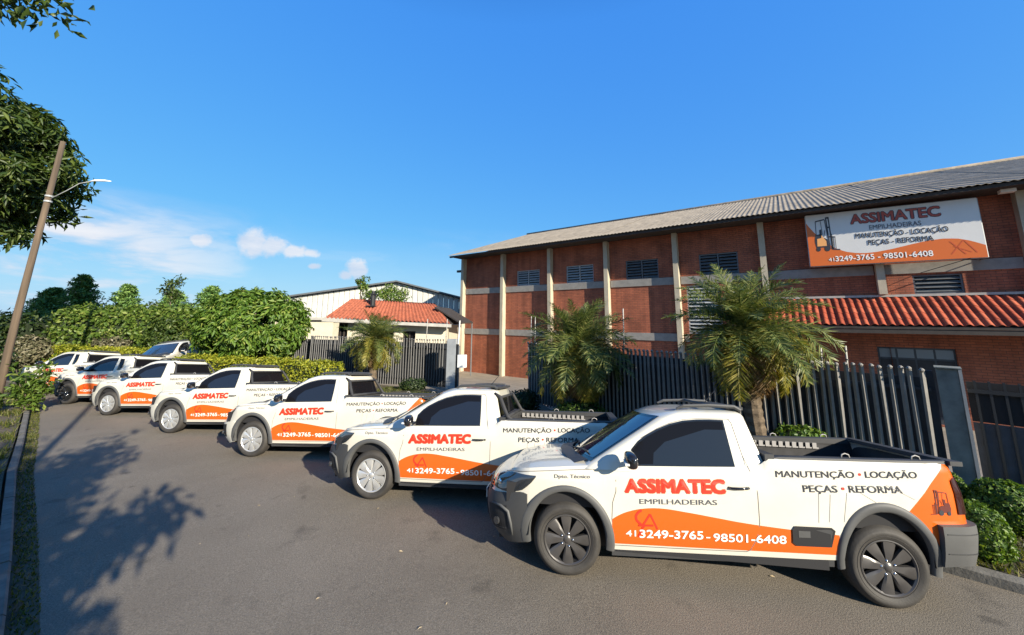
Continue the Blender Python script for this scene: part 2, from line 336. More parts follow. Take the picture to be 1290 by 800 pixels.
# ---------------------------------------------------------------- ground
def zr(x): return interp(-x, [(-.6,0),(2,-.10),(5,-.20),(8,-.26),(12,-.33),(30,-.37)])      # the street runs gently downhill to the left
def down(x, y):                    # a point seen on a level street, carried on to the falling one
    k = 1
    for _ in range(12): k = (2.4-zr(x*k))/2.4
    return x*k, y*k
def G(x, y):                       # the yard falls away towards the brick building
    k = .63*x + .77*y - 5.89
    g = -.96*min(1, max(0, (k-3.6)/8.2)); r = zr(x)
    if x < -8: g = g*(1-sstep(-8, -14, x))
    f = max(1-sstep(2.2, 6, k), sstep(-8, -14, x))
    return g + r*f*(1+g/.96*.0)
def terrain():
    xs = sorted(set([-900,-400,-200,-120,-80,-60,-50]+[x*1.0 for x in range(-42,43)]+[50,60,80,120,200,400,900]))
    ys = sorted(set([-900,-400,-200,-100,-60,-30]+[y*1.0 for y in range(-18,62)]+[75,100,150,250,500,900]))
    g = [[(x, y, G(x, y)-.02-(.03 if k else .03)) for x in xs] for y in ys for k in (0,)]
    o = MB().grid(g).obj('ground', M_['grass_base'], smooth=True); tag(o, kind='structure')
terrain()
KR = [(9.2,.1),(6.2,2.57),(4.24,4.18),(2.4,5.72),(0,7.85),(-2.6,10.0),(-5,11.6),(-9,13.6),(-14,15.6),(-20,17.6),(-30,20)]
KL = [(6.0,-4.8),(2.0,-1.5),(-1.5,1.38),(-3.96,3.39),(-4.77,4.04),(-7.54,6.21),(-9.27,7.66),(-12.72,10.49),(-16.5,13.3),(-22,16),(-30,18)]
def poly_obj(name, pts, mat, z, kind='structure'):
    n = len(pts); o = link(name, mesh(name, [(x, y, z) for x, y in pts], [tuple(range(n))], mat)); tag(o, kind=kind); return o
KR = [down(*p) if p[0] < 1 else p for p in KR]; KL = [down(*p) if p[0] < -1 else p for p in KL]
def strip_between(name, A, B, z, mat, zf=None):
    # resample both polylines
    def rs(P_, k):
        d = [0]
        for a, b in zip(P_, P_[1:]): d.append(d[-1]+math.dist(a, b))
        out = []
        for i in range(k+1):
            t = d[-1]*i/k
            out.append((interp(t, list(zip(d, [p[0] for p in P_]))), interp(t, list(zip(d, [p[1] for p in P_])))))
        return out
    a, b = rs(A, 60), rs(B, 60)
    g = [[(p[0]*(1-t)+q[0]*t, p[1]*(1-t)+q[1]*t, z+(zf(p[0]*(1-t)+q[0]*t, p[1]*(1-t)+q[1]*t) if zf else 0)) for t in (0,.33,.66,1)] for p, q in zip(a, b)]
    o = MB().grid(g).obj(name, mat); tag(o, kind='structure'); return o
strip_between('road', KL, KR, 0.0, M_['asphalt'], lambda x, y: zr(x))
def offs(P_, d):
    out = []
    for i, p in enumerate(P_):
        a = P_[max(0, i-1)]; b = P_[min(len(P_)-1, i+1)]
        t = Vector((b[0]-a[0], b[1]-a[1])).normalized(); out.append((p[0]-t.y*d, p[1]+t.x*d))
    return out
def kerb(name, line, side, label):
    # each kerb stone a part
    root = empty(name, (*line[0], 0)); tag(root, kind='structure')
    d = 0; L_ = []
    for a, b in zip(line, line[1:]):
        n = max(1, round(math.dist(a, b)/.8))
        for i in range(n):
            L_.append((a[0]+(b[0]-a[0])*i/n, a[1]+(b[1]-a[1])*i/n, b[0]-a[0], b[1]-a[1], math.dist(a, b)/n))
    L_ = [q for q in L_ if -17 < q[0] < 8]
    m = MB(); w = .10
    m.add([(0,0,-.1),(1,0,-.1),(1,w,-.1),(0,w,-.1),(0,0,.09),(1,0,.09),(1,w,.11),(0,w,.11),(0,.02,.11),(1,.02,.11)],
          [(0,1,5,4),(4,5,9,8),(8,9,6,7),(2,3,7,6),(0,4,8,7,3),(1,2,6,9,5)])
    me = m.me('kerb_stone', M_['kerb'])
    for x, y, dx, dy, l in L_:
        o = link('kerb_stone', me, root, (x-line[0][0], y-line[0][1], zr(x)+rnd.uniform(-.008,.004)), (rnd.uniform(-.02,.02), -math.atan2(zr(x+dx*.2)-zr(x), .2*math.hypot(dx, dy)), math.atan2(dy, dx)), (l-.012, side, 1))
kerb('kerb', KR, -1, '')            # stones lie on the far side of the line
kerb('kerb', KL, 1, '')
# driveway, yard and verges behind the right kerb
def ex(P_, d0, d1, i0=0, i1=None): return offs(P_, d0)[i0:i1], offs(P_, d1)[i0:i1]
a, b = ex(KR, -.13, -2.6); strip_between('verge', a, b, .085, M_['grass_base'], lambda x, y: zr(x))
yard = MB(); gx = [-9,-7,-5,-3,-1,1,3,5,7,9,11,13,15,17,19,22,26,30]
rows = []
for x in gx:
    y0 = (6.9 + 5.89 - .63*x)/.77 if False else (3.45+5.89-.63*x)/.77 - .9
    rows.append([(x, y0+t, G(x, y0+t)+.004) for t in np.linspace(0, 15, 16)])
o = yard.grid(rows).obj('yard_pavement', M_['yard'], smooth=True); tag(o, kind='structure')
# driveway throat between the two fences, crossing the verge
strip_between('driveway', [(-3.5,11.2),(-2.6,13.2),(-1.3,15.6)], [(1.0,7.2),(1.2,9.8),(.6,12.6)], .095, M_['yard'], lambda x, y: G(x, y))

# ---------------------------------------------------------------- the brick building
BP = Vector((-3.28, 26.3, -.96)); BA = -.6363; GAP = 3.5; Z0 = .96          # local z = world z + .96
B = empty('brick_warehouse', BP, BA, 'long two storey red brick warehouse with pale pillars and grey corrugated roof', 'building')
U = lambda i: i*GAP
def rects_with_holes(u0, u1, z0, z1, holes):
    us = sorted({u0, u1, *[h[0] for h in holes], *[h[1] for h in holes]}); zs = sorted({z0, z1, *[h[2] for h in holes], *[h[3] for h in holes]})
    for a, b in zip(us, us[1:]):
        for c, d in zip(zs, zs[1:]):
            um, zm = (a+b)/2, (c+d)/2
            if not any(h[0] < um < h[1] and h[2] < zm < h[3] for h in holes): yield a, b, c, d
TOPZ = 6.82+Z0
UB = (4.2+Z0, 4.56+Z0); LB = (1.52+Z0, 1.88+Z0)
wins = {1:(1.28,1.76,4.56,5.52),2:(2.28,2.76,4.56,5.55),3:(3.28,3.75,4.56,5.55),4:(4.28,4.73,4.56,5.55),6:(6.24,6.58,3.46,4.13)}
extra = {4:(4.10,4.50,1.9,4.12), 5:(5.90,6.0,-.9,1.6), 6:(6.0,6.45,-.9,1.6)}
for i in range(0, 10):
    holes = []
    for dct in (wins, extra):
        if i in dct:
            h = dct[i]; holes.append((U(h[0]), U(h[1]), h[2]+Z0, h[3]+Z0))
    m = MB()
    for a, b_, c, d in rects_with_holes(U(i), U(i+1), -.3, TOPZ, holes):
        m.add([(a,0,c),(b_,0,c),(b_,0,d),(a,0,d)], [(0,1,2,3)])
    for h in holes:                                  # reveals
        u0, u1, z0, z1 = h; y = .22
        m.add([(u0,0,z0),(u0,y,z0),(u0,y,z1),(u0,0,z1)], [(0,1,2,3)]); m.add([(u1,0,z0),(u1,y,z0),(u1,y,z1),(u1,0,z1)], [(3,2,1,0)])
        m.add([(u0,0,z0),(u1,0,z0),(u1,y,z0),(u0,y,z0)], [(0,1,2,3)]); m.add([(u0,0,z1),(u1,0,z1),(u1,y,z1),(u0,y,z1)], [(3,2,1,0)])
    m.obj('brick_panel', M_['brick'], B)
# gable end wall and rear
m = MB(); dep = 17
m.add([(0,0,-.3),(0,dep,-.3),(0,dep,TOPZ),(0,dep/2,TOPZ+3.0),(0,0,TOPZ)], [(0,4,3,2,1)])
m.add([(U(10),0,-.3),(U(10),dep,-.3),(U(10),dep,TOPZ),(U(10),dep/2,TOPZ+3.0),(U(10),0,TOPZ)], [(0,1,2,3,4)])
m.add([(0,dep,-.3),(U(10),dep,-.3),(U(10),dep,TOPZ),(0,dep,TOPZ)], [(0,1,2,3)])
m.obj('gable_wall', M_['brick'], B)
pm = MB().box(-.11,.11,-.32,.02,-.3,TOPZ-.15).me('pillar', M_['pillar'])
pm2 = MB().box(-.11,.11,-.32,.02,3.47+Z0,TOPZ-.15).me('pillar', M_['pillar'])
for i in range(0, 11): link('pillar', pm2 if 5 <= i <= 8 else pm, B, (U(i),0,0))
for zz in (UB, LB):
    for i in range(0, 10):
        if zz is LB and i == 4: segs = [(U(4)+.17, U(4.10)), (U(4.50), U(5)-.17)]
        elif zz is LB and i in (5, 6, 7): segs = []
        else: segs = [(U(i)+.145, U(i+1)-.145)]
        for a, b_ in segs: MB().box(a, b_, -.045, .01, zz[0], zz[1]).obj('concrete_band', M_['band'], B)
def shed_window(u0, u1, z0, z1, style, cols=2):
    fr = MB(); t = .05; y0, y1 = .05, .14
    fr.box(u0,u1,y0,y1,z0,z0+t); fr.box(u0,u1,y0,y1,z1-t,z1); fr.box(u0,u0+t,y0,y1,z0+t,z1-t); fr.box(u1-t,u1,y0,y1,z0+t,z1-t)
    for k in range(1, cols):
        c = u0+(u1-u0)*k/cols; fr.box(c-.025,c+.025,y0,y1,z0+t,z1-t)
    f = fr.obj('window', M_['window_grey' if style == 'light' else 'window_steel'], B)
    MB().add([(u0,.2,z0),(u1,.2,z0),(u1,.2,z1),(u0,.2,z1)], [(0,1,2,3)]).obj('pane', M_['glass'], f)
    n = max(3, round((z1-z0)/.17)); k0 = (z1-z0-2*t)/n
    for c in range(cols):
        a = u0+(u1-u0)*c/cols+.055; b_ = u0+(u1-u0)*(c+1)/cols-.055
        for k in range(n):
            z = z0+t+k0*(k+.5)
            m = MB().add([(a,.03,z-.045),(b_,.03,z-.045),(b_,.13,z+.045),(a,.13,z+.045),(a,.035,z-.057),(b_,.035,z-.057),(b_,.135,z+.033),(a,.135,z+.033)],
                [(0,1,2,3),(7,6,5,4),(0,4,5,1),(3,2,6,7)])
            m.obj('louvre_blade', M_['window_grey' if style == 'light' else 'window_steel'], f)
for i, h in wins.items():
    shed_window(U(h[0]), U(h[1]), h[2]+Z0, h[3]+Z0, 'light' if i in (1, 2) else 'dark', 2 if i < 5 else 1)
MB().box(U(6.24)-.1,U(6.58)+.1,-.05,.05,3.38+Z0,3.455+Z0).obj('window_sill', M_['trim_and_lit_edge'], B)
shed_window(U(4.10), U(4.50), 1.9+Z0, 4.12+Z0, 'light', 1)
# door with pale panes under the awning
dr = MB(); u0, u1 = U(5.9), U(6.45)
dr.box(u0,u1,.1,.16,-.0,1.6+Z0)
door = dr.obj('door', P('grey_blue_door', (.035,.045,.055), .5, var=.3), B)
M_['paleglass'] = P('pale_obscured_glass', (.16,.20,.23), .25)
for k in range(4):
    a = u0+.06+(u1-u0-.06)*k/4; MB().box(a, a+(u1-u0)/4-.07, .085, .1, 1.6+Z0-.36, 1.6+Z0-.06).obj('pane', M_['paleglass'], door)
    MB().box(a, a+(u1-u0)/4-.07, .088, .1, .3, 1.6+Z0-.42).obj('panel', M_['fence_dark'], door)
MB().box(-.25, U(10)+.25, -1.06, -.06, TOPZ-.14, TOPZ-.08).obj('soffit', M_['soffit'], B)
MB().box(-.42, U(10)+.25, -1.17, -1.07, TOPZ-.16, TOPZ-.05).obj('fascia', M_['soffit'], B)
# corrugated roof in overlapping sheets
SW = 1.1; pitch = 1.1/6; slope = .345
def roof_sheet(sgn):
    m = MB(); L1 = dep/2+1.25; nx = int(SW/pitch*8)
    g = []
    for k in range(0, 8):
        t = k/7*L1; row = []
        step = .012*(k % 2)
        for j in range(nx+2):
            x = j/8*pitch; row.append((x, -1.25+t if sgn > 0 else dep+1.25-t, slope*t*1.0+.016*math.cos(2*PI*x/pitch)+step))
        g.append(row)
    m.grid(g, flip=sgn < 0)
    if sgn > 0:
        low = [(p[0], p[1], p[2]) for p in g[0]]; m.grid([[(p[0],p[1]+.0,p[2]-.012) for p in low], low])
    return m.me('roof_sheet', M_['fibre'], True)
rs1, rs2 = roof_sheet(1), roof_sheet(-1)
nsh = int((U(10)+.9)/SW)+1
for k in range(nsh):
    for q in (rs1, rs2): link('roof_sheet', q, B, (-.45+k*SW, 0, TOPZ-.02+.004*(k % 2)+rnd.uniform(0,.006)), (rnd.uniform(-.001,.001),0,0))
MB().tube([(-.5, dep/2, TOPZ+.0+slope*(dep/2+1.25)), (U(10)+.5, dep/2, TOPZ+.0+slope*(dep/2+1.25))], .12, 8).obj('ridge_cap', M_['fibre'], B, True)
# flood lamp under the eave and the cable
lm = MB().tube([(U(6.90),-.05,6.75+Z0-.05),(U(6.90),-.5,6.72+Z0-.05)], .02, 6).obj('lamp_bracket', M_['white_metal'], B)
MB().box(U(6.90)-.16,U(6.90)+.16,-.72,-.48,6.58+Z0,6.68+Z0).obj('flood_lamp', M_['white_metal'], B)
MB().box(-.55,-.2,-.3,-.15,5.75+Z0,5.9+Z0).obj('corner_lamp', M_['black_metal'], B)
# the awning: clay tiles on a slope
AW = empty('awning', (0,0,0)); AW.parent = B
u0, u1 = U(4.93), U(8.2); zt, zb, out = 3.36+Z0, 2.36+Z0, 1.62
sl_ = math.atan2(zt-zb, out); Ls = math.hypot(zt-zb, out); NR = 5; tl = Ls/NR
def tile_mesh():
    m = MB(); w = .215; g = []
    for k in range(2):
        row = []
        for j in range(9):
            t = j/8; x = t*w
            z = .04*math.sin(PI*min(1, t/.62)) if t < .62 else -.018*math.sin(PI*(t-.62)/.38)
            row.append((x, -k*(tl+.04), z + (0 if k else -.012)))
        g.append(row)
    m.grid(g, flip=True)
    m.grid([[(p[0],p[1],p[2]-.014) for p in g[1]], g[1]])
    return m.me('roof_tile', M_['tile'], True)
tm = tile_mesh(); nc = int((u1-u0)/.21)
for r in range(NR):
    for c in range(nc):
        s = r*tl; cy, cz = -s*math.cos(sl_), zt-s*math.sin(sl_)+.04
        link('roof_tile', tm, AW, (u0+c*.21+rnd.uniform(-.004,.004), cy, cz+rnd.uniform(-.003,.003)+.006*(c % 2)), (sl_+rnd.uniform(-.006,.006),0,rnd.uniform(-.008,.008)))
m = MB(); m.add([(u0,0,zt-.03),(u1,0,zt-.03),(u1,-out,zb-.03),(u0,-out,zb-.03),(u0,0,zt-.11),(u1,0,zt-.11),(u1,-out,zb-.11),(u0,-out,zb-.11)],
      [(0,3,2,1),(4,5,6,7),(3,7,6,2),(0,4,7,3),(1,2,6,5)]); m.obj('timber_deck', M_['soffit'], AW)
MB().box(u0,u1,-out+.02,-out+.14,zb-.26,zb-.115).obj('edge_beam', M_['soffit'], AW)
MB().box(u0,u1,-.09,-.046,zt+.02,zt+.10).obj('flashing', M_['trim_and_lit_edge'], AW)
for i in (5.0, 6.0, 7.0, 8.0):
    MB().box(U(i)-.05,U(i)+.05,-out+.1,-.4,zb-.24,zb-.12).obj('awning_bracket', M_['soffit'], AW)

# ---------------------------------------------------------------- lettering helpers
_tc = {}
def text_geo(s, bold=.0, spacing=1.0):
    key = (s, bold, spacing)
    if key in _tc: return _tc[key]
    cu = bpy.data.curves.new('lettering', 'FONT'); cu.body = s; cu.space_character = spacing; cu.resolution_u = 3
    o = bpy.data.objects.new('lettering', cu); C.objects.link(o)
    dg = bpy.context.evaluated_depsgraph_get(); me = o.evaluated_get(dg).to_mesh()
    v = np.array([p.co[:] for p in me.vertices]); f = [tuple(p.vertices) for p in me.polygons]
    o.evaluated_get(dg).to_mesh_clear(); bpy.data.objects.remove(o); bpy.data.curves.remove(cu)
    v[:, 0] -= v[:, 0].min(); W_ = v[:, 0].max(); y0 = v[:, 1].min()
    cap = v[:, 1].max()
    if bold:                                     # heavier strokes: shifted copies of the outline
        b0, f0, n0 = v.copy(), list(f), len(v); vs_ = [b0]; f = list(f0)
        for q in range(6):
            w_ = b0.copy(); w_[:, 0] += bold*.55*math.cos(q*PI/3); w_[:, 1] += bold*.55*math.sin(q*PI/3); w_[:, 2] = (q+1)*.00025
            vs_.append(w_); f += [tuple(i+n0*(q+1) for i in g) for g in f0]
        v = np.vstack(vs_)
    else: v[:, 2] = 0
    _tc[key] = (v, f, W_); return _tc[key]
def text_fit(s, x0, x1, cap, bold=0, spacing=1.0, slant=0):
    """text from x0 to x1, capital height cap; returns xy (baseline 0) and faces"""
    v, f, w = text_geo(s, bold, spacing); q = v.copy()
    q[:, 0] = x0 + q[:, 0]/w*(x1-x0); q[:, 1] = q[:, 1]/.73*cap; q[:, 0] += q[:, 1]*slant
    return q, f
def quadbar(x0, y0, x1, y1, w):
    d = Vector((x1-x0, y1-y0)); d.normalize(); n = Vector((-d.y, d.x))*w/2
    return [(x0+n.x, y0+n.y), (x1+n.x, y1+n.y), (x1-n.x, y1-n.y), (x0-n.x, y0-n.y)]
def disc(cx, cy, r, n=14, ry=None): return [(cx+r*math.cos(2*PI*i/n), cy+(ry or r)*math.sin(2*PI*i/n)) for i in range(n)]
def forklift_polys():
    """side-on fork lift truck in a unit square, forks to the right"""
    P_ = [[(.06,.12),(.55,.12),(.55,.34),(.42,.40),(.30,.40),(.28,.52),(.06,.50),(.02,.30)]]
    P_ += [quadbar(.10,.50,.12,.90,.03), quadbar(.12,.90,.50,.94,.035), quadbar(.50,.94,.56,.40,.03), quadbar(.33,.90,.36,.5,.02)]
    P_ += [quadbar(.60,.06,.56,1.0,.05), quadbar(.70,.06,.66,1.0,.05), quadbar(.57,.98,.68,.98,.05), quadbar(.58,.70,.68,.70,.04), quadbar(.60,.42,.70,.42,.04)]
    P_ += [quadbar(.70,.50,.70,.05,.07), quadbar(.70,.05,.99,.03,.03), quadbar(.76,.42,.76,.05,.03), quadbar(.84,.40,.84,.06,.025), quadbar(.70,.42,.86,.40,.03)]
    P_ += [[(.24,.42),(.34,.42),(.33,.66),(.24,.64)], quadbar(.40,.42,.47,.62,.025)]
    return P_, [disc(.14,.10,.085), disc(.50,.11,.11)]

# ---------------------------------------------------------------- banner
def bpt(u, z, off=.65): return (u*GAP, -off, z+Z0)
BN = empty('company_banner', (0,0,0), 0, 'wide white and orange company banner with fork lift picture high on the brick wall', 'banner')
BN.matrix_world = Matrix.Translation(BP) @ Matrix.Rotation(BA, 4, 'Z')
cTL, cTR, cBR, cBL = [Vector(bpt(*q)) for q in ((5.44,6.62),(6.71,6.52),(6.71,4.55),(5.435,4.60))]
def bmap(u, v, o=0):
    a = cBL*(1-u)+cBR*u; b_ = cTL*(1-u)+cTR*u; p = a*(1-v)+b_*v; return Vector((p.x, p.y-o, p.z))
m = MB(); g = [[bmap(i/20, j/8) + Vector((0, .012*math.sin(i*1.3+j*.9), 0)) for i in range(21)] for j in range(9)]
m = MB().grid([[bmap(i/20, j/8) for i in range(21)] for j in range(9)]); m.grid([[bmap(i/20, j/8, -.03) for i in range(21)] for j in range(9)], flip=True)
m.obj('sheet', M_['banner'], BN)
wave = [(0,.85),(.04,.68),(.10,.50),(.17,.33),(.24,.24),(.30,.205),(.36,.19),(.43,.20),(.52,.235),(.62,.29),(.72,.34),(.80,.355),(.87,.34),(.93,.29),(1,.20)]
us = [i/40 for i in range(41)]
MB().grid([[bmap(u, 0, .003) for u in us], [bmap(u, interp(u, wave), .003) for u in us]]).obj('orange_wave', M_['orange'], BN)
frm = MB()
for (a, b_) in (((0,0),(1,0)),((1,0),(1,1)),((1,1),(0,1)),((0,1),(0,0))): frm.tube([bmap(*a, -.05), bmap(*b_, -.05)], .03, 6)
frm.obj('banner_frame', M_['window_grey'], BN)
MB().tube([bmap(.92,0),(U(6.3),-.06,4.2+Z0)], .012, 5).obj('stay_wire', M_['black_metal'], BN)
for (cu_, cv_) in ((0,1),(1,1),(0,0),(1,0)): 
    p = bmap(cu_, cv_, -.05); MB().tube([p, (p.x, .0, p.z)], .02, 5).obj('bracket', M_['window_steel'], BN)
def btext(name, s, u0, u1, v0, cap, mat, bold=0, o=.007, slant=0, spacing=1.0):
    wv = (cTL-cBL).length; q, f = text_fit(s, u0, u1, cap, bold, spacing, slant)
    return MB().add([bmap(x, v0+y, o+z*4) for x, y, z in q], f).obj(name, mat, BN)
btext('company_name', 'ASSIMATEC', .297, .807, .757, .178, M_['navy_ink'], .12, .007)
btext('company_name_face', 'ASSIMATEC', .297, .807, .757, .178, P('maroon_print', (.35,.06,.035), .5), .05, .011)
btext('trade_line', 'EMPILHADEIRAS', .405, .70, .62, .085, M_['grey_ink'], .012)
btext('service_line', 'MANUTENÇÃO - LOCAÇÃO', .315, .835, .475, .095, M_['navy_ink'], .03)
btext('service_line', 'PEÇAS - REFORMA', .385, .752, .335, .095, M_['navy_ink'], .03)
btext('phone_line', '41', .125, .16, .075, .07, M_['white_ink'], .02)
btext('phone_line', '3249-3765 - 98501-6408', .17, .735, .07, .10, M_['white_ink'], .035)
fp, fw_ = forklift_polys()
m = MB()
for p in fp: m.add([bmap(.045+x*.165, .27+y*.66, .008) for x, y in p], [tuple(range(len(p)))])
for p in fw_:
    m.add([bmap(.045+x*.165, .27+(y-.10)*.5+.05, .011) for x, y in p], [tuple(range(len(p)))])
m.obj('fork_lift_picture', M_['navy_ink'], BN)
m = MB(); p = [(.30,.50),(.30,.40),(.12,.38),(.10,.16),(.48,.16),(.48,.30)]
m.add([bmap(.045+x*.165, .27+y*.66, .0095) for x, y in p], [tuple(range(len(p)))]); m.obj('fork_lift_bodywork', P('pale_orange_print', (.75,.36,.12), .5), BN)
m = MB()
for a in ([(.83,.30),(.90,.07)],[(.90,.31),(.83,.08)],[(.90,.31),(.955,.09)],[(.845,.21),(.93,.10)]):
    q = quadbar(*a[0], *a[1], .008); m.add([bmap(x, y, .007) for x, y in q], [(0,1,2,3)])
m.obj('wave_emblem', P('burnt_orange_print', (.55,.09,.02), .5), BN)

# ---------------------------------------------------------------- pickup trucks
# local frame: x backwards from the front axle, y across (near side negative), z up
CTRL = [(-.86,0),(-.856,.18),(-.84,.36),(-.805,.51),(-.74,.63),(-.64,.715),(-.50,.775),(-.36,.81),(-.2,.832),(0,.842),(.6,.848),(1.4,.85),(2.2,.85),(2.9,.846),(3.2,.836),(3.34,.818),(3.41,.78),(3.445,.70),(3.46,.5),(3.465,.25),(3.465,0)]
def catmull(P_, k=8):
    out = []
    n = len(P_)
    for i in range(n-1):
        p0 = P_[max(i-1,0)]; p1 = P_[i]; p2 = P_[i+1]; p3 = P_[min(i+2,n-1)]
        for j in range(k):
            t = j/k
            out.append(tuple(.5*((2*p1[a])+(-p0[a]+p2[a])*t+(2*p0[a]-5*p1[a]+4*p2[a]-p3[a])*t*t+(-p0[a]+3*p1[a]-3*p2[a]+p3[a])*t**3) for a in (0,1)))
    out.append(P_[-1]); return out
RING = catmull(CTRL, 24); RD = [0]
for a, b in zip(RING, RING[1:]): RD.append(RD[-1]+math.dist(a, b))
SEND = RD[-1]
RX = list(zip(RD, [p[0] for p in RING])); RW = list(zip(RD, [p[1] for p in RING]))
def ring(s): return interp(s, RX), interp(s, RW)
def rnorm(s):
    a = ring(max(0, s-.05)); b = ring(min(SEND, s+.05)); t = Vector((b[0]-a[0], b[1]-a[1])).normalized(); return Vector((-t.y, t.x))
XS = [(x, s) for s, x in RX]
def s_of_x(x): return interp(x, XS)
ZT = [(-.87,.835),(-.78,.865),(-.62,.91),(-.3,.955),(.1,.995),(.4,1.02),(.68,1.03),(1.56,1.075),(1.72,1.09),(1.80,1.11),(1.87,1.165),(3.3,1.20),(3.6,1.20)]
def ztop(x): return sum(interp(x+d, ZT) for d in (-.09,-.06,-.03,0,.03,.06,.09))/7 if x < 1.4 else interp(x, ZT)
def inset(x, z, old=False):
    zz = z-.04*max(0, x); i = interp(zz, [(.2,.06),(.27,.045),(.36,.02),(.5,0),(.78,0),(.86,.004),(.885,.012),(.97,.02),(1.1,.02)])
    d = ztop(x)-z
    if d < .09: i += .035*(1-max(0, d)/.09)**2
    f = sstep(-.35, -.78, x)
    i += f*interp(z, [(.18,.11),(.26,.05),(.36,.01),(.45,0),(.60,0),(.66,.02),(.74,.045),(.82,.09),(.87,.15)])
    b = sstep(3.25, 3.46, x); i += b*interp(z, [(.3,.0),(.7,.0),(1.0,.015),(1.2,.04)])
    return i
def BS(s, z, off=0, sg=-1):
    x, w = ring(s); n = rnorm(s); k = off-inset(x, z)
    return Vector((x+n.x*k, sg*max(0, w+n.y*k), z))
ZC, WB = .345, 2.75
ARCH = {0: (.375, .425, .447, .478, .345), WB: (.350, .425, .405, .495, .365)}       # inner a, b, outer a, b, centre height
def zbot(x):
    base = interp(x, [(-.8,.27),(-.4,.28),(.45,.285),(2.34,.355),(3.1,.42),(3.5,.44)])
    for xc in (0, WB):
        a_, b_, _, _, zc = ARCH[xc]
        if abs(x-xc) < a_: return max(base, zc+b_*math.sqrt(1-((x-xc)/a_)**2))
    return base
def columns():
    ss = list(np.arange(0, s_of_x(-.41), .035))
    for xc in (0, WB):
        RA = ARCH[xc][0]; ss += [s_of_x(xc-RA-.002)] + [s_of_x(xc-RA*math.cos(PI*i/22)) for i in range(23)] + [s_of_x(xc+RA+.002)]
    ss += [s_of_x(x) for x in np.arange(.5, 2.30, .12)] + [s_of_x(x) for x in (1.72,1.80,1.87)]
    ss += list(np.arange(s_of_x(3.2), SEND, .03)) + [SEND]
    return sorted(set(round(float(s), 5) for s in ss))
COLS = columns()
def body_mesh():
    m = MB()
    for sg in (-1, 1):
        g = []
        for s in COLS:
            x = ring(s)[0]; b, t = zbot(x), ztop(x); t2 = t-.085
            zs = [b+(t2-b)*i/9 for i in range(10)] + [t-.06, t-.035, t-.015, t]
            g.append([BS(s, z, 0, sg) for z in zs])
        m.grid(g, flip=sg > 0)
    # bonnet and scuttle: span between the two top edges as far as the cabin
    g = []
    for s in COLS:
        x = ring(s)[0]
        if x > .75: break
        a = BS(s, ztop(x), 0, -1); cr_ = .045*sstep(-.86, -.2, x)
        row = []
        for j in range(25):
            v = -1+j/12; y = v*abs(a.y); e = abs(v)
            z = a.z+cr_*(1-v*v)+.010*sstep(-.7,-.2,x)*(sstep(.50,.72,e)-sstep(.72,1.0,e))
            row.append((a.x-(.012*(1-v*v)), y, z))
        g.append(row)
    m.grid(g)
    # inner floor pan so that nothing shows through
    return auto_smooth(m.me('body', M_['livery']), 30)
def SP(s0, s1, n): return [s0+(s1-s0)*i/n for i in range(n+1)]
def spatch(m, ss, zlo, zhi, off, rows=6, sg=-1, mi=0, off0=.0):
    """raised patch of the body side between two height functions of (s, x) with closed edges"""
    g = []
    for s in ss:
        x = ring(s)[0]; a, b = zlo(x, s), zhi(x, s)
        g.append([BS(s, a+(b-a)*i/rows, off, sg) for i in range(rows+1)])
    m.grid(g, mi, sg > 0)
    lo = [[BS(s, zlo(ring(s)[0], s), off0, sg) for s in ss], [r[0] for r in g]]; m.grid(lo, mi, sg > 0)
    hi = [[r[-1] for r in g], [BS(s, zhi(ring(s)[0], s), off0, sg) for s in ss]]; m.grid(hi, mi, sg > 0)
    for k, fl in ((0, sg < 0), (-1, sg > 0)):
        s = ss[k]; x = ring(s)[0]; a, b = zlo(x, s), zhi(x, s)
        m.grid([g[k], [BS(s, a+(b-a)*i/rows, off0, sg) for i in range(rows+1)]], mi, fl)
    return m
# cabin
def wc(z): return .806-.40*(z-1.03)
def cabin_params(ext):
    dx = .34*ext
    def xf(z): return .07+(z-1.03)*1.62+.0*z
    def xr(z): return 1.86-(z-1.1)*.24+dx
    return xf, xr
BOW = .19
CLV = [.98,1.03,1.1,1.2,1.3,1.40,1.465]
def cring(z, w, xf, xr, bow=BOW):
    p = []
    for i in range(9):
        y = (w-.05)*i/8; p.append((xf+bow*(y/w)**2, y))
    p += [(xf+bow+.005, w-.018), (xf+bow+.045, w)]
    xa, xb = xf+bow+.045, xr-.06
    p += [(xa+(xb-xa)*i/6, w) for i in range(1, 7)]
    p += [(xr-.02, w-.012), (xr, w-.05), (xr, w*.5), (xr, 0)]
    return p
def cabin_mesh(ext):
    xf, xr = cabin_params(ext); m = MB(); L_ = [(z, wc(z), xf(z), xr(z), BOW) for z in CLV]
    w = wc(1.465)
    x6 = xf(1.465); xe = xr(1.5)
    L_ += [(1.495, w-.018, x6+.055, xe, BOW), (1.522, w-.055, x6+.13, xe-.01, BOW), (1.538, w-.11, x6+.21, xe-.03, BOW*.9), (1.549, w-.19, x6+.31, xe-.07, BOW*.8), (1.556, w-.34, x6+.42, xe-.12, .08), (1.560, .03, x6+.5, xe-.2, .01)]
    for sg in (-1, 1):
        g = [[(x, sg*y, z+(.02*(x-1.3) if z > 1.47 else 0)) for x, y in cring(z, w_, a, b, bw)] for z, w_, a, b, bw in L_]
        m.grid(g, flip=sg > 0)
    return auto_smooth(m.me('cab', M_['paint']), 40)
def side_y(x, z):
    if z > ztop(x)-.002: return wc(z)
    p = BS(s_of_x(x), z, 0, 1); return p.y
def side_poly(m, pts, off=.004, sg=-1, mi=0):
    m.add([(x, sg*(side_y(x, z)+off), z) for x, z in pts], [tuple(range(len(pts))) if sg < 0 else tuple(range(len(pts)))[::-1]], mi)
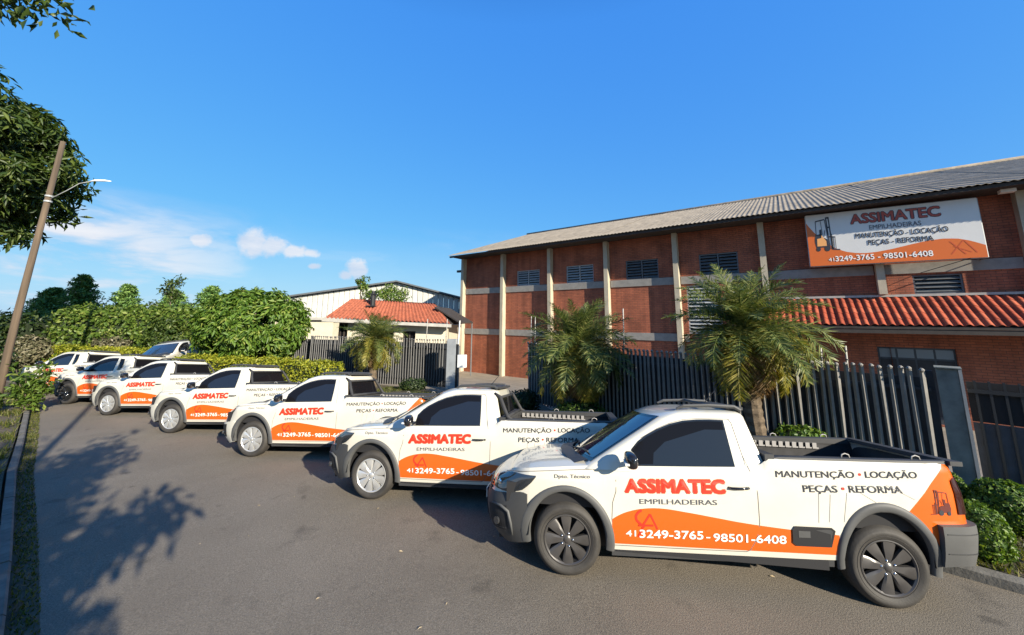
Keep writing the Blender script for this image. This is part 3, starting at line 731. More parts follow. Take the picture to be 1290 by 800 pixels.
def ribbon(m, path, w, off, sg=-1, mi=0):
    for (x0, z0), (x1, z1) in zip(path, path[1:]):
        n = max(1, int(math.hypot(x1-x0, z1-z0)/.08))
        for i in range(n):
            a = (x0+(x1-x0)*i/n, z0+(z1-z0)*i/n); b = (x0+(x1-x0)*(i+1)/n, z0+(z1-z0)*(i+1)/n)
            q = quadbar(a[0], a[1], b[0], b[1], w); side_poly(m, q[::-1] if True else q, off, sg, mi)
WIN = [(.635,1.045),(.655,1.165),(.72,1.235),(.80,1.29),(.92,1.353),(1.04,1.403),(1.17,1.437),(1.30,1.452),(1.42,1.457),(1.535,1.457),(1.548,1.27),(1.556,1.088)]
def grow(pts, d):
    cx = sum(p[0] for p in pts)/len(pts); cz = sum(p[1] for p in pts)/len(pts)
    out = []
    for i, p in enumerate(pts):
        a = pts[i-1]; b = pts[(i+1) % len(pts)]
        t1 = Vector((p[0]-a[0], p[1]-a[1])).normalized(); t2 = Vector((b[0]-p[0], b[1]-p[1])).normalized()
        n1 = Vector((-t1.y, t1.x)); n2 = Vector((-t2.y, t2.x)); n = (n1+n2); n = n/max(.3, n.length**2/2) if n.length > 0 else n1
        out.append((p[0]+n.x*d, p[1]+n.y*d))
    return out
def bridge_pair(m, pts, o0, o1, sg, mi=0):
    """a slab following the side between offsets o0 and o1"""
    side_poly(m, pts, o1, sg, mi)
    k = len(pts)
    for i in range(k):
        a, b = pts[i], pts[(i+1) % k]
        q = [(a[0], sg*(side_y(*a)+o0), a[1]), (b[0], sg*(side_y(*b)+o0), b[1]), (b[0], sg*(side_y(*b)+o1), b[1]), (a[0], sg*(side_y(*a)+o1), a[1])]
        m.add(q, [(0,1,2,3)], mi)
def wheel_meshes(kind):
    r = .325
    tp = [(.222,-.085),(.228,-.10),(.244,-.107),(.252,-.110),(.254,-.107),(.268,-.112),(.288,-.109),(.291,-.106),(.305,-.096),(.316,-.080),(.323,-.062)]
    tread = []
    for i, y in enumerate(np.linspace(-.060, .060, 13)): tread.append((r if i % 3 else r-.008, float(y)))
    prof = tp+tread+[(a, -b) for a, b in tp[::-1]]
    ty = MB().lathe(prof, 56)
    # shallow tread blocks and raised lettering ring on the sidewall
    tyre = auto_smooth(ty.me('tyre', M_['tyre']), 40)
    mk = {'dark':'rimdark', 'silver':'rimsilver', 'black':'rimblack'}[kind]
    m = MB()
    m.lathe([(.204,-.088),(.196,-.06),(.18,-.03),(.03,-.02),(0,-.02)], 48, 1)
    m.lathe([(.226,-.088),(.223,-.101),(.214,-.103),(.203,-.092),(.202,-.06)], 48, 0)
    nb = 8 if kind == 'dark' else (9 if kind == 'silver' else 8)
    for k in range(nb):
        a = 2*PI*k/nb+.15
        # a blade: narrow at the hub, wide at the rim, twisted, with a raised ridge
        w0, w1 = (.024, .052) if kind == 'dark' else (.024, .056)
        pts = []
        for rr, w_, y in ((.035,w0*.8,-.090),(.09,w0*1.25,-.097),(.15,w1*.85,-.096),(.206,w1,-.096)):
            for t, dy in ((-1,.010),(-.55,-.002),(1,.003)):
                pts.append((rr, w_*t, y+dy))
        b = [(p[0]*math.cos(a)-p[1]*math.sin(a), p[2], p[0]*math.sin(a)+p[1]*math.cos(a)) for p in pts]
        f = [(i*3+j, i*3+j+1, (i+1)*3+j+1, (i+1)*3+j) for i in range(3) for j in range(2)]
        b2 = [(x, y+.03, z) for x, y, z in b]; n = len(b)
        edge = [(i*3, (i+1)*3, n+(i+1)*3, n+i*3) for i in range(3)] + [(i*3+2, n+i*3+2, n+(i+1)*3+2, (i+1)*3+2) for i in range(3)]
        m.add(b+b2, f+edge, 0)
    m.lathe([(0,-.102),(.020,-.102),(.030,-.096),(.044,-.086),(.046,-.06)], 24, 0)
    rim = m.me('rim', [M_[mk], M_['dark']]); auto_smooth(rim, 35)
    nm = MB()
    for k in range(5):
        a = 2*PI*k/5+.3; nm.tube([(.057*math.cos(a), -.06, .057*math.sin(a)), (.057*math.cos(a), -.100, .057*math.sin(a))], .0085, 8)
    nuts = nm.me('wheel_nuts', M_['lampchrome'], True)
    return tyre, rim, nuts
_cache = {}
def cached(key, fn):
    if key not in _cache: _cache[key] = fn()
    return _cache[key]
def pickup(face, wheels, ext=0, guard=True, lettered=True):
    key = (face, wheels, ext, guard, lettered)
    T = empty('pickup_truck')
    body = cached('body', body_mesh)
    if not lettered:
        body = cached('bodyplain', lambda: (lambda b: (b.materials.clear(), b.materials.append(M_['paint']), b)[2])(body.copy()))
    link('body', body, T); link('cab', cached(('cab', ext), lambda: cabin_mesh(ext)), T)
    xf, xr = cabin_params(ext); dx = .34*ext
    # underbody and wheel wells
    def under():
        m = MB(); m.box(-.70,3.30,-.55,.55,.22,.60); m.box(.46,2.28,-.80,.80,.27,.50)
        m.box(-.6,3.3,-.76,.76,.62,.80)
        for xc in (0, WB):
            for sg in (-1, 1):
                g = []
                for i in range(15):
                    a = PI*i/14; x = xc-(ARCH[xc][0]-.002)*math.cos(a); z = ARCH[xc][4]+(ARCH[xc][1]-.002)*math.sin(a); g.append([(x, sg*.825, z), (x, sg*.5, z)])
                m.grid(g); m.add([(xc-.4, sg*.5, .22), (xc+.4, sg*.5, .22), (xc+.4, sg*.5, .8), (xc-.4, sg*.5, .8)], [(0,1,2,3)])
        m.tube([(0,-.66,.31),(0,.66,.31)], .04, 8); m.tube([(WB,-.66,.31),(WB,.66,.31)], .05, 8)
        return m.me('underbody', M_['dark'])
    link('underbody', cached('under', under), T)
    # arch flares
    def flare(xc, sg):
        m = MB(); g = []; ai, bi, ao, bo_, zc = ARCH[xc]; n = 34
        a0, a1 = (-.16, PI+.16)
        for i in range(n+1):
            a = a0+(a1-a0)*i/n; row = []
            for t, of in ((-.12,-.03),(-.06,.012),(.15,.022),(.6,.022),(.88,.016),(1,.001)):
                ra, rb_ = ai+(ao-ai)*t, bi+(bo_-bi)*t; fl = 1+.05*max(0, -math.cos(a)) if xc == 0 else 1+.03*max(0, math.cos(a))
                x = xc+ra*math.cos(a)*(fl if t > .5 else 1); z = zc+rb_*math.sin(a)
                p = BS(s_of_x(min(max(x, -.80), 3.42)), min(max(z, .24), ztop(x)), of, sg); row.append((p.x, p.y, z))
            g.append(row)
        m.grid(g, flip=sg > 0)
        return auto_smooth(m.me('wheel_arch_trim', M_['flare']), 50)
    for xc in (0, WB):
        for sg in (-1, 1): link('wheel_arch_trim', cached(('flare', xc, sg), lambda: flare(xc, sg)), T)
    # sill strip
    def sill(sg):
        m = MB()
        for sg in (sg,):
            spatch(m, [s_of_x(x) for x in np.linspace(.42, 2.33, 12)], lambda x, s: zbot(.5)+.037*(x-.45)-.06, lambda x, s: zbot(.5)+.037*(x-.45)-.002, -.006, 2, sg, 0, -.08)
        return m.me('sill', M_['plastic'])
    for sg in (-1, 1): link('sill', cached(('sill', sg), lambda: sill(sg)), T)
    # bumpers
    new = face == 'new'
    bm = M_['plastic'] if face in ('new', 'cross') else M_['paint']
    def fb():
        m = MB()
        if new or face == 'cross': top = lambda x, s: interp(x, [(-.86,.655),(-.80,.665),(-.62,.69),(-.44,.725),(-.36,.70)])
        else: top = lambda x, s: interp(x, [(-.86,.60),(-.6,.62),(-.40,.64)])
        for sg in (-1, 1): spatch(m, SP(0, s_of_x(-.385), 26), lambda x, s: interp(x, [(-.86,.20),(-.6,.22),(-.40,.27)]), top, .018, 10, sg)
        return auto_smooth(m.me('front_bumper', bm), 35)
    fbo = link('front_bumper', cached(('fb', face), fb), T)
    def rb():
        m = MB()
        for sg in (-1, 1): spatch(m, SP(s_of_x(3.145), SEND, 22), lambda x, s: .385+.02*sstep(3.1,3.3,x), lambda x, s: interp(x, [(3.14,.715),(3.4,.725)]), .055, 8, sg)
        return auto_smooth(m.me('rear_bumper', M_['flare']), 35)
    link('rear_bumper', cached('rb', rb), T)
    for z_ in (.50, .655):
        def rbl():
            m = MB(); spatch(m, SP(s_of_x(3.17), s_of_x(3.40), 8), lambda x, s: z_, lambda x, s: z_+.007, .060, 1, -1, 0, .05); return m.me('bumper_crease', M_['plastic'])
        link('bumper_crease', cached(('rbl', z_), rbl), T)
    # grille, lower intake, fog lamp surround
    def grille():
        m = MB()
        for sg in (-1, 1):
            spatch(m, SP(0, .50, 10), lambda x, s: .675, lambda x, s: .775, .012, 3, sg)
            for z in (.69,.72,.75): spatch(m, SP(0, .50, 10), lambda x, s: z, lambda x, s: z+.008, .022, 1, sg, 1, .01)
        return m.me('grille', [M_['blackgloss'], M_['lampchrome'] if False else M_['plastic']])
    link('grille', cached('grille', grille), T)
    def intake():
        m = MB()
        for sg in (-1, 1): spatch(m, SP(0, .42, 10), lambda x, s: .34, lambda x, s: .52, .026, 3, sg)
        return m.me('lower_intake', M_['dark'])
    link('lower_intake', cached('intake', intake), fbo)
    for sg in (-1, 1):
        def fog():
            m = MB(); s0, s1 = .56, .84
            spatch(m, SP(s0, s1, 8), lambda x, s: .33+.05*(s-s0), lambda x, s: .55+.10*(s-s0), .022, 3, sg)
            return m.me('fog_lamp_recess', M_['dark'])
        fg = link('fog_lamp_recess', cached(('fog', sg), fog), fbo)
        def fogtrim():
            m = MB()
            pth = [(.66,.575),(.78,.57),(.86,.53),(.885,.42),(.89,.31)]
            pp = [BS(s, z, .030, sg) for s, z in pth]; m.tube(pp, [.008,.014,.016,.014,.006], 8)
            return m.me('bumper_trim', M_['flare' if new else 'plastic'], True)
        if face in ('new', 'cross'): link('bumper_trim', cached(('fogt', sg), fogtrim), fbo)
        def foglens():
            m = MB(); c = BS(.72, .42, .028, sg); n = Vector((*rnorm(.72), 0)); n.y *= sg
            if sg > 0: n = Vector((n.x, abs(n.y), 0))
            m.tube([c, c+Vector((n.x, (-abs(n.y) if sg < 0 else abs(n.y)), 0))*.02], .035, 14); return m.me('fog_lamp', M_['lamp'])
        link('fog_lamp', cached(('fogl', sg), foglens), fbo)
        # headlights
        def hl():
            m = MB()
            if new or face == 'cross':
                se = s_of_x(-.30); s0 = .40
                lo = lambda x, s: interp(s, [(s0,.715),(s_of_x(-.62),.70),(s_of_x(-.45),.732),(s_of_x(-.36),.80),(se,.872)])
                hi = lambda x, s: interp(s, [(s0,.80),(s_of_x(-.70),.862),(s_of_x(-.5),.882),(se,.885)])
            else:
                se = s_of_x(-.44); s0 = s_of_x(-.80)
                lo = lambda x, s: interp(s, [(s0,.67),(s_of_x(-.66),.68),(s_of_x(-.52),.76),(se,.845)])
                hi = lambda x, s: interp(s, [(s0,.78),(s_of_x(-.65),.852),(se,.885)])
            spatch(m, SP(s0, se, 16), lo, hi, .008, 5, sg)
            return auto_smooth(m.me('headlight', M_['lamp']), 35)
        h = link('headlight', cached(('hl', face, sg), hl), T)
        def hr():
            m = MB()
            for s, z, r in ((s_of_x(-.72), .765, .032), (s_of_x(-.60), .775, .026)) if new or face == 'cross' else ((s_of_x(-.68), .755, .03),):
                c = BS(s, z, .009, sg); d = Vector((-.8, sg*.6, 0)); 
                u = Vector((0,0,1)); v = d.cross(u).normalized(); ring_ = [c+(u*math.cos(2*PI*i/16)+v*math.sin(2*PI*i/16))*r+d*.002 for i in range(16)]
                r2 = [c+(u*math.cos(2*PI*i/16)+v*math.sin(2*PI*i/16))*r*.6+d*.012 for i in range(16)]
                m.add(ring_+r2, [(i, (i+1) % 16, 16+(i+1) % 16, 16+i) for i in range(16)]+[tuple(range(16,32))])
            return m.me('reflector', M_['lampchrome'], False)
        link('reflector', cached(('hr', face, sg), hr), h)
        # glass and door
        def sglass():
            m = MB(); side_poly(m, grow(WIN, .016), .0025, sg, 1); side_poly(m, WIN, .0045, sg, 0); return m.me('side_window', [M_['glass'], M_['blackgloss']])
        link('side_window', cached(('sg', sg), sglass), T)
        if ext:
            def q():
                m = MB(); w = [(1.70,1.10),(1.66,1.30),(1.63,1.455),(1.78,1.455),(1.83,1.30),(1.88,1.115)]
                side_poly(m, w, .0045, sg, 0); return m.me('quarter_window', [M_['glass']])
            link('quarter_window', cached(('qw', sg), q), T)
        def door():
            m = MB(); pth = [(1.73,.86),(1.725,.62),(1.70,.50),(1.64,.385),(1.60,.365)]
            up_ = [(1.73,.86),(1.725,.96),(1.69,1.05),(1.66,1.17),(1.635,1.35),(1.62,1.45),(1.60,1.483)]
            fr_ = [(.425,.56),(.435,.70),(.47,.80),(.475,.99)]
            fr2 = [(.425,.56),(.425,.325)]
            bt = [(.425,.325),(1.0,.343),(1.60,.367)]
            for p in (pth, up_, fr_, fr2, bt): ribbon(m, p, .0065, .0016, sg)
            # roof-line seam follows the window
            tp_ = [(.74,1.275),(.92,1.375),(1.04,1.425),(1.17,1.462),(1.30,1.476),(1.60,1.483)]
            ribbon(m, tp_, .005, .0016, sg)
            return m.me('door', M_['seam'])
        def bonnet_gap():
            m = MB(); ribbon(m, [(x, ztop(x)-.030) for x in np.linspace(-.62, .34, 14)], .006, .0016, sg); return m.me('bonnet_gap', M_['seam'])
        link('bonnet_gap', cached(('bg', sg), bonnet_gap), T)
        dd = link('door', cached(('door', sg), door), T)
        def handle():
            m = MB(); x0, x1, z0 = 1.485, 1.655, .905
            y = side_y(1.57, z0); m.tube([(x0, sg*(y+.0), z0-.004), (x0+.02, sg*(y+.028), z0-.002), (1.57, sg*(y+.034), z0), (x1-.02, sg*(y+.028), z0+.002), (x1, sg*y, z0+.004)], [.009,.011,.012,.011,.009], 8)
            m.tube([(x1+.0, sg*(y+.002), z0), (x1+.0, sg*(y+.006), z0)], .012, 10)
            return m.me('door_handle', M_['lampchrome'] if face == 'old2' else M_['blackgloss' if new else 'plastic'], True)
        link('door_handle', cached(('hd', sg, face), handle), dd)
        # mirror
        def mir():
            m = MB(); cx, cy, cz = .60, sg*1.0, 1.13; g = []
            for i in range(9):
                a = PI*i/8
                row = []
                for j in range(17):
                    b = 2*PI*j/16; ex_ = lambda v: math.copysign(abs(v)**.7, v)
                    row.append((cx+.055*ex_(math.sin(a)*math.cos(b))-.012*math.cos(a), cy+.115*ex_(math.cos(a)), cz+.07*ex_(math.sin(a)*math.sin(b))))
                g.append(row)
            m.grid(g); m.tube([(.64, sg*.78, 1.06), (.62, sg*.93, 1.085)], [.03,.022], 8)
            return m.me('mirror', M_['blackgloss'], True)
        mo = link('mirror', cached(('mir', sg), mir), T)
        link('indicator_strip', cached(('mirs', sg), lambda: MB().box(.538,.60,min(sg*.95,sg*1.10),max(sg*.95,sg*1.10),1.105,1.122).me('indicator_strip', M_['white_metal'])), mo)
        # tail light
        def tl_():
            m = MB(); spatch(m, SP(s_of_x(3.325), s_of_x(3.325)+.19, 8), lambda x, s: .80, lambda x, s: 1.085-.02*sstep(3.36,3.33,x), .012, 5, sg); return auto_smooth(m.me('tail_light', M_['tail']), 40)
        link('tail_light', cached(('tl', sg), tl_), T)
        # side step recess with its surround
        def stp():
            m = MB(); a = [(2.025,.475),(2.285,.485),(2.315,.60),(2.30,.612),(2.02,.605),(2.005,.585),(2.005,.49)]
            bridge_pair(m, a[::-1] if False else a, .0, .010, sg, 0)
            b_ = grow(a, -.018); side_poly(m, b_, .0115, sg, 1)
            side_poly(m, [(2.035,.53),(2.13,.535),(2.13,.59),(2.035,.587)], .013, sg, 2)
            return m.me('side_step', [M_['plastic'], M_['dark'], M_['flare']])
        link('side_step', cached(('stp', sg), stp), T)
    # windscreen
    def ws():
        m = MB()
        for zlo_, zhi_, edge, of, mi in ((1.035,1.478,.050,.004,1),(1.06,1.455,.085,.007,0)):
            g = []
            for i in range(9):
                z = zlo_+(zhi_-zlo_)*i/8; w = wc(z); x_ = xf(z); row = []
                for j in range(17):
                    y = (w-edge)*(-1+j/8); row.append((x_+BOW*(y/w)**2-of*.5, y, z+of*.9))
                g.append(row)
            m.grid(g, mi, flip=True)
        return m.me('windscreen', [M_['wglass'], M_['blackgloss']], True)
    wso = link('windscreen', cached('ws', ws), T)
    def wip():
        m = MB(); 
        for y0, y1 in ((-.55,-.02),(-.02,.52)):
            m.tube([(xf(1.05)+BOW*(y1/.8)**2-.03, y1, 1.06),(xf(1.10)+BOW*(((y0+y1)/2)/.8)**2-.03, (y0+y1)/2, 1.085),(xf(1.09)+BOW*(y0/.8)**2-.03, y0, 1.10)], .009, 6)
        g = [[(xf(1.03)+BOW*(y/.8)**2-.13, y, ztop(.1)+.045*(1-(y/.8)**2)+.004) for y in np.linspace(-.70,.70,15)], [(xf(1.04)+BOW*(y/.8)**2-.01, y, 1.042+.02*(1-(y/.8)**2)) for y in np.linspace(-.70,.70,15)]]
        m.grid(g, flip=True)
        return m.me('wiper', M_['plastic'])
    link('wiper', cached('wip', wip), wso)
    # rear window and its guard
    def rw():
        m = MB(); z0, z1 = 1.17+.0, 1.45
        def q(e, o): return [(xr(z0)+o, -(wc(z0)-e), z0), (xr(z0)+o, wc(z0)-e, z0), (xr(z1)+o, wc(z1)-e, z1), (xr(z1)+o, -(wc(z1)-e), z1)]
        m.add(q(.05,.006), [(0,1,2,3)], 1); m.add([(x, y, z+(.02 if i < 2 else -.02)) for i, (x, y, z) in enumerate(q(.09,.010))], [(0,1,2,3)], 0)
        return m.me('rear_window', [M_['glass'], M_['blackgloss']])
    link('rear_window', cached(('rw', ext), rw), T)
    if guard:
        def gd():
            m = MB(); o = .075
            for sg in (-1, 1):
                m.tube([(xr(1.50)-.03, sg*(wc(1.5)-.02), 1.50),(xr(1.45)+o*.6, sg*(wc(1.45)-.03), 1.45),(xr(1.30)+o, sg*(wc(1.30)-.01), 1.32),(xr(1.16)+o+.03, sg*(wc(1.16)-.02), 1.20),(xr(1.16)+o+.10, sg*.76, 1.165)], [.022,.028,.028,.028,.022], 8)
            m.tube([(xr(1.45)+o*.6, -.60, 1.45),(xr(1.45)+o*.6, .60, 1.45)], .02, 8); m.tube([(xr(1.17)+o, -.72, 1.19),(xr(1.17)+o, .72, 1.19)], .026, 8)
            return m.me('cab_guard', M_['bed'], True)
        link('cab_guard', cached(('gd', ext), gd), T)
    # roof furniture
    def roof():
        m = MB(); xb = xr(1.5)
        for sg in (-1, 1):
            m.tube([(xb-.62, sg*.50, 1.555),(xb-.55, sg*.50, 1.585),(xb-.3, sg*.50, 1.60),(xb-.06, sg*.50, 1.595),(xb-.0, sg*.51, 1.56)], [.012,.018,.018,.02,.02], 8)
        m.box(xb-.12, xb+.04, -.46, .46, 1.562, 1.592)
        m.tube([(xb-.30,-.47,1.60),(xb-.30,.47,1.60)], .016, 8)
        return m.me('roof_rack', M_['plastic'], False)
    link('roof_rack', cached(('roof', ext), roof), T)
    link('antenna', cached(('ant', ext), lambda: MB().tube([(xr(1.5)-.22,0,1.57),(xr(1.5)-.20,0,1.60),(xr(1.5)-.06,0,1.76)], [.014,.006,.003], 6).me('antenna', M_['black_metal'])), T)
    # load bed
    def bed():
        m = MB(); x0, x1 = 1.90+dx, 3.40; zi = .66
        m.add([(x0,-.70,zi),(x1,-.70,zi),(x1,.70,zi),(x0,.70,zi)], [(0,1,2,3)])
        for sg in (-1, 1):
            m.grid([[(x, sg*.70, zi) for x in (x0,x1)], [(x, sg*.70, ztop(x)) for x in (x0,x1)]], flip=sg > 0)
        m.add([(x1,-.70,zi),(x1,.70,zi),(x1,.70,ztop(x1)),(x1,-.70,ztop(x1))], [(0,1,2,3)])
        m.add([(x0,-.70,zi),(x0,.70,zi),(x0,.70,ztop(x0)),(x0,-.70,ztop(x0))], [(3,2,1,0)])
        for k in range(12): m.box(x0+.05, x1-.05, -.66+k*.115, -.61+k*.115, zi, zi+.012)
        return m.me('load_bed', M_['bed'])
    bo = link('load_bed', cached(('bed', ext), bed), T)
    def rails():
        m = MB(); xs_ = list(np.linspace(1.84+dx, 3.40, 14))
        for sg in (-1, 1):
            g = []
            for x in xs_:
                e = BS(s_of_x(x), ztop(x), .004, 1).y; z = ztop(x)
                g.append([(x, sg*(e+.002), z-.012), (x, sg*(e-.004), z+.012), (x, sg*(e-.03), z+.018), (x, sg*.70, z+.016), (x, sg*.685, z+.008), (x, sg*.685, z-.05)])
            m.grid(g, flip=sg > 0)
        e = .78; z = ztop(3.42)
        m.box(3.36,3.455,-e,e,z-.02,z+.018)
        m.box(1.84+dx,1.92+dx,-.80,.80,z-.06,z+.0)
        return auto_smooth(m.me('bed_rail', M_['plastic']), 40)
    link('bed_rail', cached(('rails', ext), rails), T)
    def ladder():
        m = MB()
        for k in range(14): m.box(1.98+dx+k*.075, 2.025+dx+k*.075, .672, .684, 1.085, 1.15); m.box(1.98+dx+k*.075, 2.045+dx+k*.075, .670, .684, 1.085, 1.10)
        return m.me('inner_rail', M_['bedgrey'])
    link('inner_rail', cached(('lad', ext), ladder), bo)['kind'] = 'stuff'
    for x in (2.55, 3.12):
        for sg in (-1, 1):
            def hook():
                m = MB(); z = ztop(x)+.014; return m.tube([(x-.035, sg*.74, z),(x-.028, sg*.74, z+.028),(x, sg*.74, z+.038),(x+.028, sg*.74, z+.028),(x+.035, sg*.74, z)], .006, 6).me('tie_down_hook', M_['bedgrey'], True)
            link('tie_down_hook', cached(('hook', x, sg), hook), T)
    # plates
    link('number_plate', cached('plate', lambda: MB().box(-.905,-.893,-.20,.20,.50,.60).me('number_plate', P('plate_grey', (.5,.5,.48), .5))), T)
    # wheels
    ty, rim, nuts = cached(('wheel', wheels), lambda: wheel_meshes(wheels))
    for xc in (0, WB):
        for sg in (-1, 1):
            w = link('wheel', ty, T, (xc, -.712 if sg < 0 else .49, .325), (0, rnd.uniform(0, 6), 0 if sg < 0 else PI))
            link('rim', rim, w); link('wheel_nuts', nuts, w)
    if lettered:
        zl = lambda x, z0, k=.052: z0+k*x
        def put(name, s, x0, x1, z0, cap, mat, bold=0, off=.004, k=.055, slant=0, spacing=1.0):
            def mk():
                q, f = text_fit(s, x0, x1, cap, bold, spacing, slant)
                xm = x0
                return MB().add([(x, -(side_y(x, min(z0+(x-xm)*k+y, ztop(x)-.01))+off+dz), z0+(x-xm)*k+y) for x, y, dz in q], f).me(name, mat)
            link(name, cached(('txt', name, s, off), mk), T)
        put('company_name', 'ASSIMATEC', .562, 1.448, .803, .112, M_['pink'], .15, .0035)
        put('company_name_face', 'ASSIMATEC', .562, 1.448, .803, .112, M_['red'], .085, .0060)
        put('trade_line', 'EMPILHADEIRAS', .685, 1.375, .708, .045, M_['grey_ink'], .006)
        put('phone_line', '41', .550, .640, .418, .055, M_['white_ink'], .02)
        put('phone_line', '3249-3765', .675, 1.235, .415, .072, M_['white_ink'], .035)
        put('phone_line', '-', 1.262, 1.295, .445, .06, M_['white_ink'], .02)
        put('phone_line', '98501-6408', 1.325, 1.935, .437, .070, M_['white_ink'], .028, k=.047)
        put('department_line', 'Dpto. Técnico', -.115, .23, .880, .034, M_['grey_ink'], .012)
        put('service_line', 'MANUTENÇÃO', 1.905, 2.555, 1.013, .055, M_['navy_ink'], .028, k=.048)
        put('service_line', 'LOCAÇÃO', 2.645, 3.055, 1.052, .055, M_['navy_ink'], .028, k=.048)
        put('service_line', 'PEÇAS', 2.115, 2.395, .905, .058, M_['navy_ink'], .028, k=.048)
        put('service_line', 'REFORMA', 2.49, 2.912, .925, .058, M_['navy_ink'], .028, k=.048)
        def dots():
            m = MB()
            for x, z in ((2.60,1.075),(2.443,.952)): side_poly(m, disc(x, z, .012, 10)[::-1], .004, -1)
            return m.me('bullet', M_['red'])
        link('bullet', cached('dots', dots), T)
        def emb():
            m = MB()
            cur = [(.700,.655),(.665,.63),(.645,.60),(.65,.565),(.69,.53),(.72,.51)]
            for a, b in zip(cur, cur[1:]): side_poly(m, quadbar(*a, *b, .020)[::-1], .0036, -1)
            for a, b in (((.70,.515),(.775,.625)),((.775,.625),(.835,.50)),((.715,.53),(.665,.42)),((.665,.52),(.80,.53))): side_poly(m, quadbar(*a, *b, .016)[::-1], .0039, -1)
            return m.me('wave_emblem', M_['red'])
        link('wave_emblem', cached('emb', emb), T)
        fp, fw_ = forklift_polys()
        def fk():
            m = MB(); R_ = lambda x, y: (3.275-x*.17, .785+y*.20+.0*x)
            for p in fp: side_poly(m, [R_(x, y) for x, y in p], .0040, -1)
            return m.me('fork_lift_picture', P('dark_red_print', (.10,.018,.012), .5))
        link('fork_lift_picture', cached('fk', fk), T)
        def fk2():
            m = MB(); R_ = lambda x, y: (3.275-x*.17, .785+y*.20)
            for p in fw_: side_poly(m, [R_(x, y) for x, y in p], .0052, -1)
            return m.me('fork_lift_wheels', M_['navy_ink'])
        link('fork_lift_wheels', cached('fk2', fk2), T)
        def gl():
            m = MB()
            for a, b in (((2.215,.66),(2.24,.90)),((2.30,.67),(2.335,.90)),((2.42,.68),(2.47,.92)),((2.56,.94),(2.72,.84)),((2.80,1.00),(3.0,.90))):
                n = 5
                for i in range(n):
                    p = [a[0]+(b[0]-a[0])*i/n, a[1]+(b[1]-a[1])*i/n, a[0]+(b[0]-a[0])*(i+1)/n, a[1]+(b[1]-a[1])*(i+1)/n]; side_poly(m, quadbar(*p, .005)[::-1], .0032, -1)
            return m.me('thin_grey_line', P('pale_grey_line', (.42,.41,.39), .5))  # thin pale grey lines across the bed side
        link('thin_grey_line', cached('gl', gl), T)
    return T
def place(T, px, py, yaw, label, group='white and orange pickup trucks parked in a slanted row', cat='pickup truck'):
    T.location = (px-.80*math.sin(yaw), py+.80*math.cos(yaw), zr(px) if px < .5 else 0); T.rotation_euler = (0, 0, yaw); settle(T)
    tag(T, label, cat, group)
YAW = -.1413
# the street falls away beyond the near wheels, so every body leans that way
_done = set()
def settle(T, k=.115, sy=.86):
    for o in T.children_recursive:
        if o.type != 'MESH' or o.name.split('.')[0] in ('wheel', 'rim', 'wheel_nuts') or o.data.name in _done: continue
        _done.add(o.data.name); n = len(o.data.vertices); a = np.empty(n*3, np.float32); o.data.vertices.foreach_get('co', a); a = a.reshape(-1,3)
        d = a[:,1]+.85; a[:,2] -= k*np.maximum(d, 0); a[:,1] = -.85+d*sy; o.data.vertices.foreach_set('co', a.ravel()); o.data.update()

t1 = pickup('new', 'dark', 0, False); place(t1, .556, 4.03, YAW, 'nearest white and orange pickup with dark graphite wheel covers and black front bumper')
t2 = pickup('new', 'silver', 0, True); place(t2, -1.969, 5.771, -0.17, 'second pickup with black front bumper, silver wheel covers and black cab guard')
t3 = pickup('old', 'silver', 0, True); place(t3, -4.951, 7.676, -0.13, 'third pickup from the near end, white front bumper, beside the second black bumper one')
t4 = copy_tree(t3); place(t4, -7.989, 9.344, -0.12, 'fourth pickup from the near end, white bumper, below the round leafy tree')
t5 = copy_tree(t3); place(t5, -11.371, 11.157, -0.12, 'fifth pickup from the near end, white bumper, nearest the plain white cab')
t6 = pickup('cross', 'black', 1, True); place(t6, -14.181, 12.565, -0.13, 'sixth pickup with extended cab, black wheels and black front bumper')
t7 = copy_tree(t6); place(t7, -17.273, 14.034, -0.14, 'farthest pickup of the row with extended cab, its bonnet behind the young roadside shrub')
t8 = pickup('old', 'silver', 0, False, False); settle(t8); t8.location = (-16.1, 17.2, -.20); t8.rotation_euler = (0,0,PI/2+.25)
tag(t8, 'plain white pickup standing beyond the low hedge, only its cab showing', 'pickup truck')

